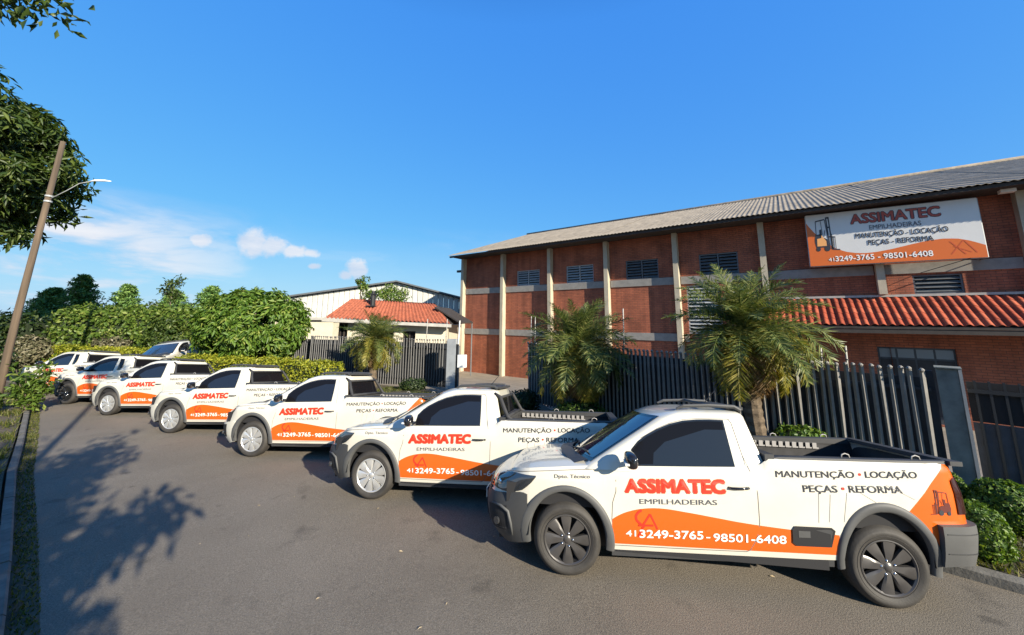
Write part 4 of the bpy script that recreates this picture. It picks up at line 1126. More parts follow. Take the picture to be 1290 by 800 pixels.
# ---------------------------------------------------------------- fences
M_['fence_mid'] = P('dull_paling', (.10,.10,.10), .6, var=.2, vscale=6)
def paling_mesh(h, w, mt_):
    m = MB()
    # folded steel paling with a curled, rounded head
    m.add([(-w/2,.012,0),(0,-.012,0),(w/2,.012,0),(-w/2,.012,h),(0,-.012,h),(w/2,.012,h)], [(0,1,4,3),(1,2,5,4),(2,0,3,5)])
    m.tube([(0,0,h-.01),(0,-.006,h+.022),(0,-.012,h+.045)], [.020,.034,.014], 8)
    return m.me('pale', mt_, False)
def fence(a, b, h, step, label, name='steel_fence', group=None, extra=None, z=.085):
    a = Vector((*a, 0)); b = Vector((*b, 0)); L_ = (b-a).length; ang = math.atan2(b.y-a.y, b.x-a.x)
    R_ = empty(name, (a.x, a.y, z), ang, label, 'fence', group)
    pm_ = cached(('pale', h), lambda: paling_mesh(h, *((.060, M_['fence']) if h > 1.64 else (.030, M_['fence_mid'])))); n = int(L_/step)
    for i in range(n):
        link('pale', pm_, R_, (step*(i+.5), -.03, 0), (rnd.uniform(-.01,.01), rnd.uniform(-.012,.012), rnd.uniform(-.12,.12)), (1,1,1+rnd.uniform(-.006,.006)))
    for zz in (.25, h-.28): MB().box(0, L_, .0, .04, zz, zz+.045).obj('rail', M_['fence_dark'], R_)
    MB().box(0, L_, .055, .07, .02, h-.10).obj('shade_sheet', M_['fence_dark'], R_)  # added dark sheet stands in for the shade between the pales
    k = max(2, int(L_/2.4))
    for i in range(k+1): MB().box(L_*i/k-.04, L_*i/k+.04, .07, .14, -.1, h).obj('post', M_['fence_dark'], R_)
    return R_
FA, FB = (5.98,5.57), (.50,11.45)
f1 = fence(FB, FA, 1.66, .104, 'grey paling fence in front of the brick building, from driveway to square pier')
f2 = fence((-8.1,15.55), (-2.25,13.42), 1.62, .106, 'grey paling fence in front of the small house, ending at the pale gate post')
f3 = fence((-13.5,17.8), (-8.15,15.57), 1.62, .106, 'grey paling fence running on behind the round leafy tree')
# electric fence rods
def rod(x, y, z0, z1, label):
    m = MB().tube([(0,0,z0),(.02,0,z1)], .014, 6); o = m.obj('fence_rod', M_['trim_and_lit_edge'], None, True, loc=(x, y, 0)); tag(o, label, 'rod', 'electric fence rods')
    for k in range(3):
        i = MB().tube([(0,0,z0+(z1-z0)*(.35+.25*k)),(0,-.04,z0+(z1-z0)*(.35+.25*k))], .012, 6).obj('insulator', M_['black_metal'], o)
def lerp2(a, b, t): return (a[0]+(b[0]-a[0])*t, a[1]+(b[1]-a[1])*t)
for t, l, z1 in ((.985,'electric fence rod nearest the driveway, left of the middle palm',2.55),(.965,'electric fence rod second from the driveway, beside the middle palm',2.53),(.60,'electric fence rod between the middle and right palms, against the brick wall',2.72),(.10,'electric fence rod just left of the square pier',2.05),(.14,'short electric fence rod second from the square pier',2.0)):
    x, y = lerp2(FA, FB, t); rod(x, y+.12, 1.5, z1, l)
for t, l in ((.99,'electric fence rod on the gate post before the small house',),(.86,'electric fence rod in front of the right half of the small house',)):
    x, y = lerp2((-8.1,15.55),(-2.25,13.42), t); rod(x, y+.15, 1.5, 2.45, l)
# square pier at the right end, with lit edge, and the sliding gate
pr = empty('gate_pier', (6.03,5.52,.05), math.atan2(FA[1]-FB[1], FA[0]-FB[0]), 'grey green rendered square pier between paling fence and barred gate', 'pier')
MB().box(-.0,.205,-.02,.28,0,1.74).obj('shaft', M_['pier'], pr)
MB().box(.208,.24,-.045,.20,0,1.745).obj('lit_edge_strip', M_['trim_and_lit_edge'], pr)  # pale strip paints the sunlight on the pier's narrow edge
MB().box(-.012,.245,-.05,.30,1.748,1.762).obj('cap', M_['pier'], pr)
gt = empty('barred_gate', (6.27,5.38,.05), math.atan2(-.70,.71), 'dark barred gate with solid lower sheet, right of the square pier', 'gate')
for i in range(24): MB().box(.06+i*.125,.085+i*.125,-.012,.012,.1,1.60).obj('bar', M_['black_metal'], gt)
MB().box(0,3.1,.045,.055,1.06,1.58).obj('upper_shade_sheet', M_['dark'], gt)  # added dark sheet stands in for the shade behind the upper bars
for zz in (.06, 1.44): MB().box(0,3.1,-.02,.02,zz,zz+.05).obj('rail', M_['black_metal'], gt)
MB().box(0,3.1,.03,.04,.1,1.05).obj('lower_sheet', P('bluish_dark_sheet', (.045,.05,.06), .6, var=.3), gt)
# pale gate post on the left of the driveway
gp = empty('gate_post', (-2.2,13.36,.05), math.atan2(-2.13,5.85), 'pale grey gate post at the driveway corner with white letter box', 'gate post')
MB().box(0,.34,-.05,.10,0,1.72).obj('shaft', M_['window_grey'], gp); MB().box(.345,.42,-.04,.02,0,1.55).obj('rail_channel', M_['black_metal'], gp)
MB().box(.43,.68,-.07,.13,.78,1.20).obj('letter_box', M_['white_metal'], gp)
MB().box(.40,.46,-.02,.02,.1,1.5).obj('stem', M_['window_steel'], gp)
MB().tube([(.40,0,1.5),(.44,0,2.35)], .02, 6).obj('rod', M_['white_metal'], gp)

# ---------------------------------------------------------------- small house and the sheds behind
H = empty('small_house', (0,0,0), 0, 'small cream house with orange clay tile roof and black chimney behind the fence', 'house')
hx0, hx1, hy = -8.75, -3.35, 19.4; g0 = -.96
zl_, zr_ = 2.40, 2.17                                                       # the eave falls slightly to the right
m = MB(); holes = [(-9.0+.25,-8.30,.6,2.2), (-6.95,-5.95,.9,1.95), (-5.5,-4.85,1.0,1.85)]
for a, b_, c, d in rects_with_holes(hx0, hx1, g0, 2.16, holes): m.add([(a,hy,c),(b_,hy,c),(b_,hy,d),(a,hy,d)], [(0,1,2,3)])
for h in holes:
    a, b_, c, d = h; m.add([(a,hy,c),(a,hy+.2,c),(a,hy+.2,d),(a,hy,d)], [(0,1,2,3)]); m.add([(b_,hy,c),(b_,hy+.2,c),(b_,hy+.2,d),(b_,hy,d)], [(3,2,1,0)]); m.add([(a,hy,c),(b_,hy,c),(b_,hy+.2,c),(a,hy+.2,c)], [(0,1,2,3)])
m.add([(hx1,hy,g0),(hx1,hy+6,g0),(hx1,hy+6,2.16),(hx1,hy,2.16)], [(0,1,2,3)]); m.add([(hx0,hy,g0),(hx0,hy+6,g0),(hx0,hy+6,2.3),(hx0,hy,2.3)], [(3,2,1,0)])
m.obj('wall', M_['render'], H)
for i, h in enumerate(holes):
    a, b_, c, d = h
    w = MB().box(a,b_,hy+.12,hy+.16,d-.06,d).box(a,b_,hy+.12,hy+.16,c,c+.06).box(a,a+.06,hy+.12,hy+.16,c+.06,d-.06).box(b_-.06,b_,hy+.12,hy+.16,c+.06,d-.06).box((a+b_)/2-.03,(a+b_)/2+.03,hy+.12,hy+.16,c+.06,d-.06).obj('window', M_['soffit'], H)
    MB().add([(a,hy+.18,c),(b_,hy+.18,c),(b_,hy+.18,d),(a,hy+.18,d)], [(0,1,2,3)]).obj('pane', M_['glass'], w)
def tileroof():
    m = MB(); x0, x1, ye, yr = -9.25, -3.0, 18.75, 21.4; g = []
    rows = 8
    n = int((x1-x0)/.2*6)
    for r in range(rows):
        for e in (0, 1):
            t = (r+e)/rows; row = []
            for j in range(n+1):
                u = j/n; x = x0+(x1-x0)*u
                # hipped on the right
                xr_ = x1 - (x1+4.35)*t*1.0; xl_ = x0+.15*t; xx = xl_+(xr_-xl_)*u
                ze = zl_+.06+(zr_-zl_)*u; zrg = 3.56-.24*u
                row.append((xx, ye+(yr-ye)*t, ze+(zrg-ze)*t+.035*math.sin(2*PI*x/.2)+(.0 if e else .03)))
            g.append(row)
    m.grid(g); return m
rf = tileroof().me('roof', P('clay_tile_field', (.25,.068,.033), .8, var=.4, vscale=6), True); link('roof', rf, H)
m = MB(); m.add([(-3.0,18.75,zr_+.03),(-3.0,25,zr_+.03),(-4.35,21.4,3.34)], [(0,1,2)]); m.add([(-9.2,25,2.3),(-3.0,25,zr_+.03),(-4.35,21.4,3.34),(-9.1,21.4,3.56)], [(0,1,2,3)]); m.obj('roof_back', M_['soffit'], H)
MB().add([(-9.3,18.68,zl_-.10),(-2.95,18.68,zr_-.10),(-2.95,18.68,zr_+.05),(-9.3,18.68,zl_+.05),(-9.3,18.8,zl_-.10),(-2.95,18.8,zr_-.10),(-2.95,18.8,zr_+.05),(-9.3,18.8,zl_+.05)], [(0,1,2,3),(3,2,6,7),(0,4,5,1),(1,5,6,2),(0,3,7,4)]).obj('gutter', M_['trim_and_lit_edge'], H)
MB().add([(-9.2,18.8,zl_-.08),(-3.0,18.8,zr_-.08),(-3.0,hy+.1,zr_-.02),(-9.2,hy+.1,zl_-.02)], [(0,1,2,3)]).obj('eave_soffit', M_['soffit'], H)
m = MB(); m.tube([(-7.55,20.6,3.0),(-7.55,20.6,3.75)], .13, 10); m.box(-7.73,-7.37,20.42,20.78,3.75,3.80); m.tube([(-7.55,20.6,3.80),(-7.55,20.6,3.95)], .09, 10); m.box(-7.78,-7.32,20.2,21,3.10,3.16); m.obj('chimney', M_['black_metal'], H)
# carport roof, dark, right of the house
cp = empty('carport', (-3.2,20.2,-.9), 0, 'dark sloping carport roof between the small house and the brick building', 'carport')
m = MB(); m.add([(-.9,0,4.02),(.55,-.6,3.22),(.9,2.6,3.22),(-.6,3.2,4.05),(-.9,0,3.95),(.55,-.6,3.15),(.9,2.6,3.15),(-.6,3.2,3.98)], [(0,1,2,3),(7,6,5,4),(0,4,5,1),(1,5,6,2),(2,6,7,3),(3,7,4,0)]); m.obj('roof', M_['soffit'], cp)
for x, y in ((.5,-.5),(.85,2.5)): MB().tube([(x,y,0),(x,y,3.17)], .04, 6).obj('post', M_['window_steel'], cp)
# large shed with shallow gable
SH = empty('sheet_clad_shed', (0,0,-1), 0, 'large pale sheet clad shed with shallow gable behind the small house', 'warehouse')
Y = 36; xl, xm_, xr_ = -24.0, -10.95, -2.0; zl2, zm2, zr2 = 5.0+0, 6.95, 4.75
n = 44
for i in range(n):
    a = xl+(xr_-xl)*i/n; b_ = xl+(xr_-xl)*(i+1)/n
    za = interp(a, [(xl,zl2),(xm_,zm2),(xr_,zr2)]); zb_ = interp(b_, [(xl,zl2),(xm_,zm2),(xr_,zr2)])
    MB().add([(a+.01,Y,0),(b_-.01,Y,0),(b_-.01,Y,zb_-.05),(a+.01,Y,za-.05),(a+.06,Y-.05,0),(b_-.06,Y-.05,0),(b_-.06,Y-.05,zb_-.05),(a+.06,Y-.05,za-.05)], [(4,5,6,7),(0,4,7,3),(5,1,2,6),(0,3,2,1)]).obj('cladding_panel', M_['zinc'], SH)
m = MB()
for (a, za), (b_, zb_) in (((xl-.3,zl2-.02),(xm_,zm2+.03)),((xm_,zm2+.03),(xr_+.3,zr2-.02))):
    m.add([(a,Y-.5,za),(b_,Y-.5,zb_),(b_,Y+25,zb_),(a,Y+25,za),(a,Y-.5,za+.14),(b_,Y-.5,zb_+.14),(b_,Y+25,zb_+.14),(a,Y+25,za+.14)], [(3,2,1,0),(4,5,6,7),(0,1,5,4),(2,3,7,6)])
m.obj('roof', M_['window_steel'], SH)
m = MB().box(xl+.05,xr_-.05,Y+.2,Y+24,0,4.5); m.obj('inner_wall', M_['dark'], SH)
gr = empty('grey_roofed_building', (-19,30,-1), 0, 'low pale building with flat roof edge showing left of the round tree', 'building')
MB().box(-6,5,0,6,0,3.35).obj('wall', M_['render'], gr); MB().box(-6.3,5.3,-.3,6.3,3.35,3.55).obj('roof', M_['trim_and_lit_edge'], gr)

# ---------------------------------------------------------------- foliage
def leaf_cloud(name, pts, nrm, size, mat, parent=None, asp=.5, jit=.5, var=.35, fold=.15, hang=0.0, smooth=False):
    pts = np.asarray(pts, float); n = len(pts)
    d = rng.normal(size=(n,3)); 
    nn = np.asarray(nrm, float) + rng.normal(size=(n,3))*jit; nn /= np.linalg.norm(nn, axis=1, keepdims=True)+1e-9
    d[:, 2] -= hang*2; a = d - (d*nn).sum(1, keepdims=True)*nn; a /= np.linalg.norm(a, axis=1, keepdims=True)+1e-9
    b = np.cross(nn, a); s = size*(1+rng.uniform(-var, var, (n,1)))
    base = pts; tip = pts+a*s; mid = pts+a*s*.5
    l = mid+b*s*asp*.5+nn*s*fold; r = mid-b*s*asp*.5+nn*s*fold
    V = np.stack([base, r, tip, l], 1).reshape(-1, 3).astype(np.float32)
    me = bpy.data.meshes.new(name); me.vertices.add(4*n); me.vertices.foreach_set('co', V.ravel())
    me.loops.add(6*n); me.polygons.add(2*n)
    i = np.arange(n)*4; F = np.stack([i, i+1, i+2, i, i+2, i+3], 1).ravel().astype(np.int32)
    me.loops.foreach_set('vertex_index', F); me.polygons.foreach_set('loop_start', np.arange(2*n, dtype=np.int32)*3); me.polygons.foreach_set('loop_total', np.full(2*n, 3, np.int32))
    me.materials.append(mat); me.update(calc_edges=True); me.validate()
    return link(name, me, parent)
def clumps(center, radii, k, shell=.55, flat=0):
    """clump centres through an ellipsoid, more towards its skin"""
    d = rng.normal(size=(k,3)); d /= np.linalg.norm(d, axis=1, keepdims=True)
    if flat: d[:, 2] = np.where(d[:, 2] < -flat, -flat*rng.random(k), d[:, 2])
    r = shell+(1-shell)*rng.random((k,1))**.6
    return np.array(center)+d*r*np.array(radii), d
def crown_points(center, radii, k, per, spread, shell=.55, flat=0, up=.3):
    c, d = clumps(center, radii, k, shell, flat)
    sz = spread*(.6+.8*rng.random((k,1)))
    off = rng.normal(size=(k, per, 3)); off /= np.linalg.norm(off, axis=2, keepdims=True); off *= (rng.random((k, per, 1))**.45)
    p = c[:, None, :]+off*sz[:, None, :]*np.array([1,1,.75]); nn = off+d[:, None, :]*.6+np.array([0,0,up])
    return p.reshape(-1,3), nn.reshape(-1,3), c
def tree(name, base, h_trunk, r_trunk, center, radii, k, per, spread, leaf, mat, label, cat='tree', group=None, asp=.45, shell=.5, flat=0, hang=0, limbs=12, jit=.5, lean=(0,0)):
    T = empty(name, base, 0, label, cat, group); c = np.array(center)-np.array(base)
    p, n, cl_ = crown_points(c, radii, k, per, spread, shell, flat)
    leaf_cloud('crown', p, n, leaf, mat, T, asp, jit, hang=hang)
    m = MB(); top = Vector((c[0]*.7+lean[0], c[1]*.7+lean[1], h_trunk))
    m.tube([(0,0,-.1),(top.x*.3,top.y*.3,h_trunk*.4),(top.x,top.y,h_trunk)], [r_trunk*1.25, r_trunk, r_trunk*.8], 9)
    m.obj('trunk', M_['bark'], T, True)
    ids = rng.choice(len(cl_), min(limbs, len(cl_)), replace=False)
    for i in ids:
        e = Vector(cl_[i]); q = top.lerp(e, .5)+Vector((0,0,.12*(e-top).length)); MB().tube([top*.98+Vector((0,0,-.05)), q, e], [r_trunk*.55, r_trunk*.32, r_trunk*.1], 6).obj('branch', M_['bark'], T, True)
    return T
# round leafy tree by the fence
tree('mango_tree', (-10.5,15.7,0), 1.5, .13, (-10.45,15.6,2.05), (1.95,1.6,1.5), 280, 90, .30, .22, M_['leaf_mango'], 'round leafy tree with drooping leaves above the low golden hedge', 'tree', asp=.32, shell=.72, flat=.75, hang=.45, limbs=14)
# big tree on the left behind the lamp post
tree('broadleaf_tree', (-25.2,14.7,-.3), 5.6, .36, (-23.5,14.2,8.8), (4.15,4.0,4.1), 300, 160, .72, .42, M_['leaf_tree'], 'big dark leafy tree at the left edge behind the lamp post', 'tree', asp=.24, shell=.40, limbs=30, jit=.8, hang=.25)
# tree behind the viewer whose shade falls across the road
T_ = empty('shade_tree', (-.55,-2.25,0), 0, 'tall tree on the near left verge, twigs in the top left corner, shading the road', 'tree')
pts, nn = [], []
brs = []
TB = Vector((0,0,2.6))
def seg_pts(a, b, r, n):
    t = rng.random((n,1)); p = np.array(a)*(1-t)+np.array(b)*t; o = rng.normal(size=(n,3)); o /= np.linalg.norm(o,axis=1,keepdims=True); o *= rng.random((n,1))**.5*r*(.5+.7*t); return p+o, o+[0,0,.4]
m = MB(); m.tube([(0,0,-.1),(.05,.05,1.4),(0,0,2.6),(-.1,.1,3.4),(-.2,.1,4.6)], [.24,.19,.17,.13,.06], 9); m.obj('trunk', M_['bark'], T_, True)
SHADE = [((.0,.0,2.4),(1.55,-.05,3.7),.30),((0,.1,2.9),(2.0,-.5,4.4),.38),((0,0,3.2),(1.5,.9,5.0),.4),((0,0,3.2),(-1.5,-1.0,4.2),.8),((0,0,3.4),(-1.9,.2,4.8),.8),((0,0,4),(-.9,-1.5,5.6),.9),((-.1,.1,4.4),(1.2,-1.0,6.2),.8),((-.2,.1,4.6),(-1.7,.2,6.4),.9),((-.2,.1,5),(.4,.6,6.8),.7),((-.2,.1,5),(-.5,-.8,7.3),.9),((0,0,3),(-2.6,-.7,3.7),.6),((-.2,.1,5.4),(-1.4,-1.2,7.6),.8),((0,0,2.8),(.8,-1.4,3.6),.4),((0,0,3.2),(-.2,-.5,4.6),.85),((0,0,3.4),(.5,.3,5.2),.75),((0,0,3.4),(.2,-.9,5.0),.7),((0,0,2.4),(-1.2,-1.0,3.1),.7),((0,0,2.4),(-.3,-1.6,3.2),.6),((0,0,3),(-.9,.35,3.9),.45)]
for a, b_, r in [((p[0],p[1],p[2]*.72), (q[0]*1.1,q[1],q[2]*.72), r_*.9) for p, q, r_ in SHADE]:
    MB().tube([a, Vector(a).lerp(Vector(b_), .5)+Vector((0,0,.12)), b_], [.07,.045,.015], 6).obj('branch', M_['bark'], T_, True)
    n = int(900*r+500); p, q = seg_pts(a, b_, r, n); L2 = np.linalg.norm(p-np.array(a), axis=1) > .45; pts.append(p[L2]); nn.append(q[L2])
leaf_cloud('crown', np.vstack(pts), np.vstack(nn), .24, M_['leaf_tree'], T_, .38, .7)
# twigs that hang into the top left corner
p, q = seg_pts((-5.9+.55, 3.2+2.25, 5.80), (-4.75+.55, 3.3+2.25, 5.62), .33, 900)
leaf_cloud('twig_leaves', p, q, .11, M_['leaf_tree'], T_, .38, .7, hang=.6)
MB().tube([(-.2,.1,4.6),(-3.0,3.0,6.4),(-5.35,5.4,5.95),(-4.3,5.55,5.7)], [.07,.05,.03,.008], 6).obj('branch', M_['bark'], T_, True)

# hedges
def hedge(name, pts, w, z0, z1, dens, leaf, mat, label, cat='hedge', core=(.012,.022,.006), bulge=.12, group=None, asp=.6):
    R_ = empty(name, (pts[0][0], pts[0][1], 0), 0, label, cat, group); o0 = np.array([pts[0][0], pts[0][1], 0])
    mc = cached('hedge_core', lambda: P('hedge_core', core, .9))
    P3, N3 = [], []; m = MB()
    for a, b_ in zip(pts, pts[1:]):
        a = np.array([*a,0.])-o0; b = np.array([*b_,0.])-o0; L_ = np.linalg.norm(b-a); t = (b-a)/L_; nrm = np.array([-t[1], t[0], 0])
        zz = interp(0, [(0,z1)])
        ins = .1
        A = [a-nrm*(w/2-ins), b-nrm*(w/2-ins), b+nrm*(w/2-ins), a+nrm*(w/2-ins)]
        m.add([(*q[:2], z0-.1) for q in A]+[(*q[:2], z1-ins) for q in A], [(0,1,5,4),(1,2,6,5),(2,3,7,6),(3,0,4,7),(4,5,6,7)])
        def add(n, f):
            u = rng.random(n); v = rng.random(n); p, q = f(u, v)
            dsp = (np.sin(p[:,0]*5.1+p[:,2]*4)+np.sin(p[:,1]*6.3+p[:,2]*7.7)+rng.normal(size=n))*.33*bulge
            P3.append(p+q*dsp[:,None]); N3.append(q)
        H_ = z1-z0
        for sgn in (-1, 1):
            add(int(L_*H_*dens*(1 if True else .3)), lambda u, v: (a+np.outer(u, b-a)+nrm*sgn*w/2+np.outer(v*H_+z0, [0,0,1]), np.tile(nrm*sgn, (len(u),1))))
        add(int(L_*w*dens*1.3), lambda u, v: (a+np.outer(u, b-a)+np.outer((v-.5)*w, nrm)+np.array([0,0,z1]), np.tile([0,0,1.], (len(u),1))))
        for e, q in ((a, -t), (b, t)):
            add(int(w*H_*dens), lambda u, v: (e+np.outer((u-.5)*w, nrm)+np.outer(v*H_+z0, [0,0,1]), np.tile(q, (len(u),1))))
    m.obj('dark_core', mc, R_); leaf_cloud('foliage', np.vstack(P3), np.vstack(N3), leaf, mat, R_, asp, .7)  # solid dark core fills the hedge inside its leaves
    return R_
hedge('low_hedge', [(-5.9,12.9),(-9.2,14.0),(-12.6,15.0)], .9, .0, .92, 520, .085, M_['leaf_hedge'], 'low clipped golden hedge below the round leafy tree')
hedge('low_hedge', [(-13.9,15.9),(-17.5,17.0),(-23,18.8)], .9, .0, 1.0, 420, .10, M_['leaf_hedge'], 'low clipped golden hedge behind the farthest pickups')
hedge('ivy_wall', [(-14.6,19.2),(-17.5,19.3),(-22.0,19.0)], 1.3, 0, 2.72, 260, .17, M_['leaf_ivy'], 'tall ivy covered hedge wall at the back left', bulge=.3)
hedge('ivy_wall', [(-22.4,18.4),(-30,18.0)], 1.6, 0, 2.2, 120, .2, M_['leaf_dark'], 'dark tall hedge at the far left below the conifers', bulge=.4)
# scrub: rounded bushes
def bush(name, c, r, n, leaf, mat, label, cat='bush', group=None, asp=.5, core=True, shell=.88, jit=.5):
    R_ = empty(name, (c[0], c[1], c[2]-r[2]), 0, label, cat, group)
    d = rng.normal(size=(n,3)); d /= np.linalg.norm(d, axis=1, keepdims=True)
    bump_ = 1+.05*np.sin(d[:,0]*9+c[0])+.05*np.sin(d[:,1]*8+c[1]*3)+.04*np.sin(d[:,2]*11)
    p = d*np.array(r)*(shell+(1-shell)*rng.random((n,1)))*bump_[:,None]+np.array([0,0,r[2]])
    leaf_cloud('foliage', p, d, leaf, mat, R_, asp, jit)
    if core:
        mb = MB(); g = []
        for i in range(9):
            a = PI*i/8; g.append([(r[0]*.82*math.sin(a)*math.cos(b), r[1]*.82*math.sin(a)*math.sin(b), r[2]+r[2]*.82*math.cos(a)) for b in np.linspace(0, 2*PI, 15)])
        mb.grid(g); mb.obj('dark_core', cached('hedge_core', lambda: P('hedge_core', (.012,.022,.006), .9)), R_, True)  # solid dark core within the leaf shell
    return R_
TG = 'clipped ball bushes by the gate'
bush('topiary_ball', (4.80,4.25,.32), (.225,.225,.26), 3800, .038, M_['leaf_box'], 'clipped ball bush on the verge just behind the nearest pickup\'s bumper', 'bush', TG, .6, shell=.95)
bush('topiary_ball', (5.72,4.72,.34), (.28,.28,.28), 4200, .04, M_['leaf_box'], 'clipped ball bush at the right edge in front of the barred gate', 'bush', TG, .6, shell=.95)
bush('topiary_ball', (5.64,5.25,.30), (.17,.17,.22), 2600, .038, M_['leaf_box'], 'clipped ball bush at the foot of the square pier, behind the tail light', 'bush', TG, .6, shell=.95)
bush('palm_foot_bush', (4.75,6.55,.38), (.50,.38,.36), 2600, .07, M_['leaf_box'], 'leafy shrub at the foot of the right palm behind the pickup bed', 'bush', None, .6, shell=.8)
bush('palm_foot_bush', (1.6,9.15,.30), (.65,.35,.28), 1500, .09, M_['leaf_box'], 'low shrub at the foot of the middle palm behind the second pickup', 'bush', None, .4, shell=.7)
bush('dark_bush', (.35,10.4,.30), (.40,.35,.32), 1200, .07, M_['leaf_dark'], 'small dark bush at the driveway end of the paling fence', 'bush', None, .5)
bush('fence_foot_shrub', (-3.3,13.3,.22), (.45,.25,.22), 900, .08, M_['leaf_dark'], 'small dark shrub against the fence beside the pale gate post', 'bush', None, .5)
# back left scrub and trees
def scrub(x, y, z, rx, ry, rz, n, leaf, mat, label, name='shrub'): return tree(name, (x,y,-.05), max(.4,z-rz*.5), .07, (x,y,z), (rx,ry,rz), 46, n, .42*max(rx,rz), leaf, mat, label, 'shrub', None, .5, .35, limbs=6)
scrub(-14.6,18.9,1.3,1.0,.7,.8,60,.17,M_['leaf_tree'],'dark green shrub left of the round leafy tree against the hedge wall')
scrub(-16.2,18.2,1.5,1.0,.5,.9,60,.16,M_['leaf_tree'],'olive shrub in front of the hedge wall below the slim tree')
scrub(-18.6,18.0,.9,.8,.5,.6,50,.14,M_['leaf_grey'],'dusty pale shrub in front of the ivy wall')
scrub(-13.4,18.2,1.0,1.1,.6,.7,60,.13,M_['leaf_ivy'],'small green shrub beyond the white cab')
scrub(-21.6,17.3,.9,.8,.5,.6,50,.15,M_['leaf_grey'],'dusty pale shrub left of the hedge wall behind the farthest pickup')
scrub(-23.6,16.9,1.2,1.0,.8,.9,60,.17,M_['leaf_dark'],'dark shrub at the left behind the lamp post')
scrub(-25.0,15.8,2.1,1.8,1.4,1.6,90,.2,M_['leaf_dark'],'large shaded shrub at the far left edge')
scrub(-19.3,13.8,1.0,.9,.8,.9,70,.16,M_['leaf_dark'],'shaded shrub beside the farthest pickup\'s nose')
def conifer(x, y, h, r, label, mat='leaf_conifer'):
    T = empty('conifer', (x,y,-.5), 0, label, 'tree', 'conifers behind the hedge wall')
    MB().tube([(0,0,0),(0,0,h*.95)], [.22,.03], 7).obj('trunk', M_['bark'], T, True)
    P_, N_ = [], []
    for k in range(34):
        z = h*(.12+.86*(k/34)); rr = r*(1-(z/h))**.8*(1.25 if k % 3 else .75)+.10
        for j in range(7):
            a = rng.random()*2*PI; n = 46; t = rng.random((n,1))**.7
            dd = np.array([math.cos(a), math.sin(a), -.12+.25*rng.random()]); p = np.array([0,0,z])+dd*rr*t*(.75+.4*rng.random()) + rng.normal(size=(n,3))*np.array([.12,.12,.09])*rr*.7
            P_.append(p); N_.append(rng.normal(size=(n,3))*.4+[0,0,1])
    leaf_cloud('crown', np.vstack(P_), np.vstack(N_), .26, M_[mat], T, .32, .5)
for x, y, h, r, l in ((-34.2,30,6.4,2.1,'pointed conifer just right of the lamp post'),(-31.6,31,5.7,2.0,'rounded conifer second from the lamp post'),(-26.2,33,5.8,2.6,'broad conifer in the middle of the row behind the hedge'),(-37.5,31,5.4,2.4,'conifer just left of the lamp post'),(-23.6,34,5.4,2.4,'conifer right of the middle of the row behind the hedge'),(-20.9,34,4.6,1.9,'lowest conifer at the right end of the row'),(-29.4,33,5.4,2.4,'conifer standing just left of the broad middle one'),(-40.5,33,5.2,2.6,'conifer farthest left in the row, mostly behind the big tree')): conifer(x, y, h, r, l)
# slim young tree
T = empty('young_tree', (-21.3,23.5,-.3), 0, 'slim sparse young tree rising above the hedge wall', 'tree')
MB().tube([(0,0,0),(.1,0,2.5),(.15,0,4.7)], [.07,.05,.015], 7).obj('trunk', M_['bark'], T, True)
P_, N_ = [], []
for (z, dx_, dz) in ((4.7,.35,.4),(4.2,-.5,.2),(3.9,.55,.35),(3.5,-.9,.1),(3.3,1.2,.1),(3.0,-.5,.3),(2.7,1.5,.0),(2.7,-1.3,.2),(2.3,.7,.2),(2.2,-.6,0),(4.4,.2,.5)):
    a = np.array([.1,0,z-.2]); b = np.array([dx_, rng.normal()*.3, z+dz]); MB().tube([a, b], [.02,.008], 5).obj('branch', M_['bark'], T)
    n = 110; t = rng.random((n,1))**.6; P_.append(a*(1-t)+b*t+rng.normal(size=(n,3))*.13); N_.append(rng.normal(size=(n,3))+[0,0,.5])
leaf_cloud('crown', np.vstack(P_), np.vstack(N_), .2, M_['leaf_tree'], T, .45, .6)
tree('roof_tree', (-9.9,30,-1), 4.2, .12, (-9.9,30,4.2), (2.0,1.2,.75), 26, 60, .45, .24, M_['leaf_ivy'], 'light green tree showing between the tiled roof and the shed gable', 'tree', limbs=8)
tree('roof_tree', (-11.6,29,-1), 4.5, .08, (-11.55,29,5.05), (.45,.4,.55), 8, 45, .3, .22, M_['leaf_ivy'], 'thin tree top sticking up above the shed gable line', 'tree', limbs=4)

# ---------------------------------------------------------------- palms
def frond_mesh(L_, droop, nleaf, leafl, mat, rise=.55, dry=0):
    m = MB(); pts = []; a = rise; x = z = 0.0; n = 14
    for i in range(n+1):
        pts.append(Vector((x, 0, z))); a -= droop/n*(.6+.9*i/n); x += math.cos(a)*L_/n; z += math.sin(a)*L_/n
    m.tube(pts, [.011*(1-.8*i/n)+.002 for i in range(n+1)], 4)
    for k in range(nleaf):
        t = .10+.90*k/nleaf; f = t*n; i = min(n-1, int(f)); p = pts[i].lerp(pts[i+1], f-i); tg = (pts[i+1]-pts[i]).normalized(); upv = Vector((0,-1,0)).cross(tg); 
        if upv.z < 0: upv = -upv
        ll = 1.12*leafl*(math.sin(PI*min(1, t*.92+.12)))**.6*(.75+.4*rnd.random())
        for sg in (-1, 1):
            for extra_ in range(1):
                d = (tg*(.55+.35*rnd.random()) + Vector((0, sg*(.55+.4*rnd.random()), 0)) + upv*(.7-1.0*rnd.random())).normalized()
                tip = p+d*ll+Vector((0,0,-ll*(.05+.20*rnd.random()+dry*.6))); mid = p+d*ll*.5+Vector((0,0,-ll*.04)); w = .0095*(1+.3*rnd.random()); wv = tg*w
                m.add([p-wv*.5, p+wv*.5, mid+wv, tip, mid-wv], [(0,1,2,4),(4,2,3)])
    return m.me('frond', mat)
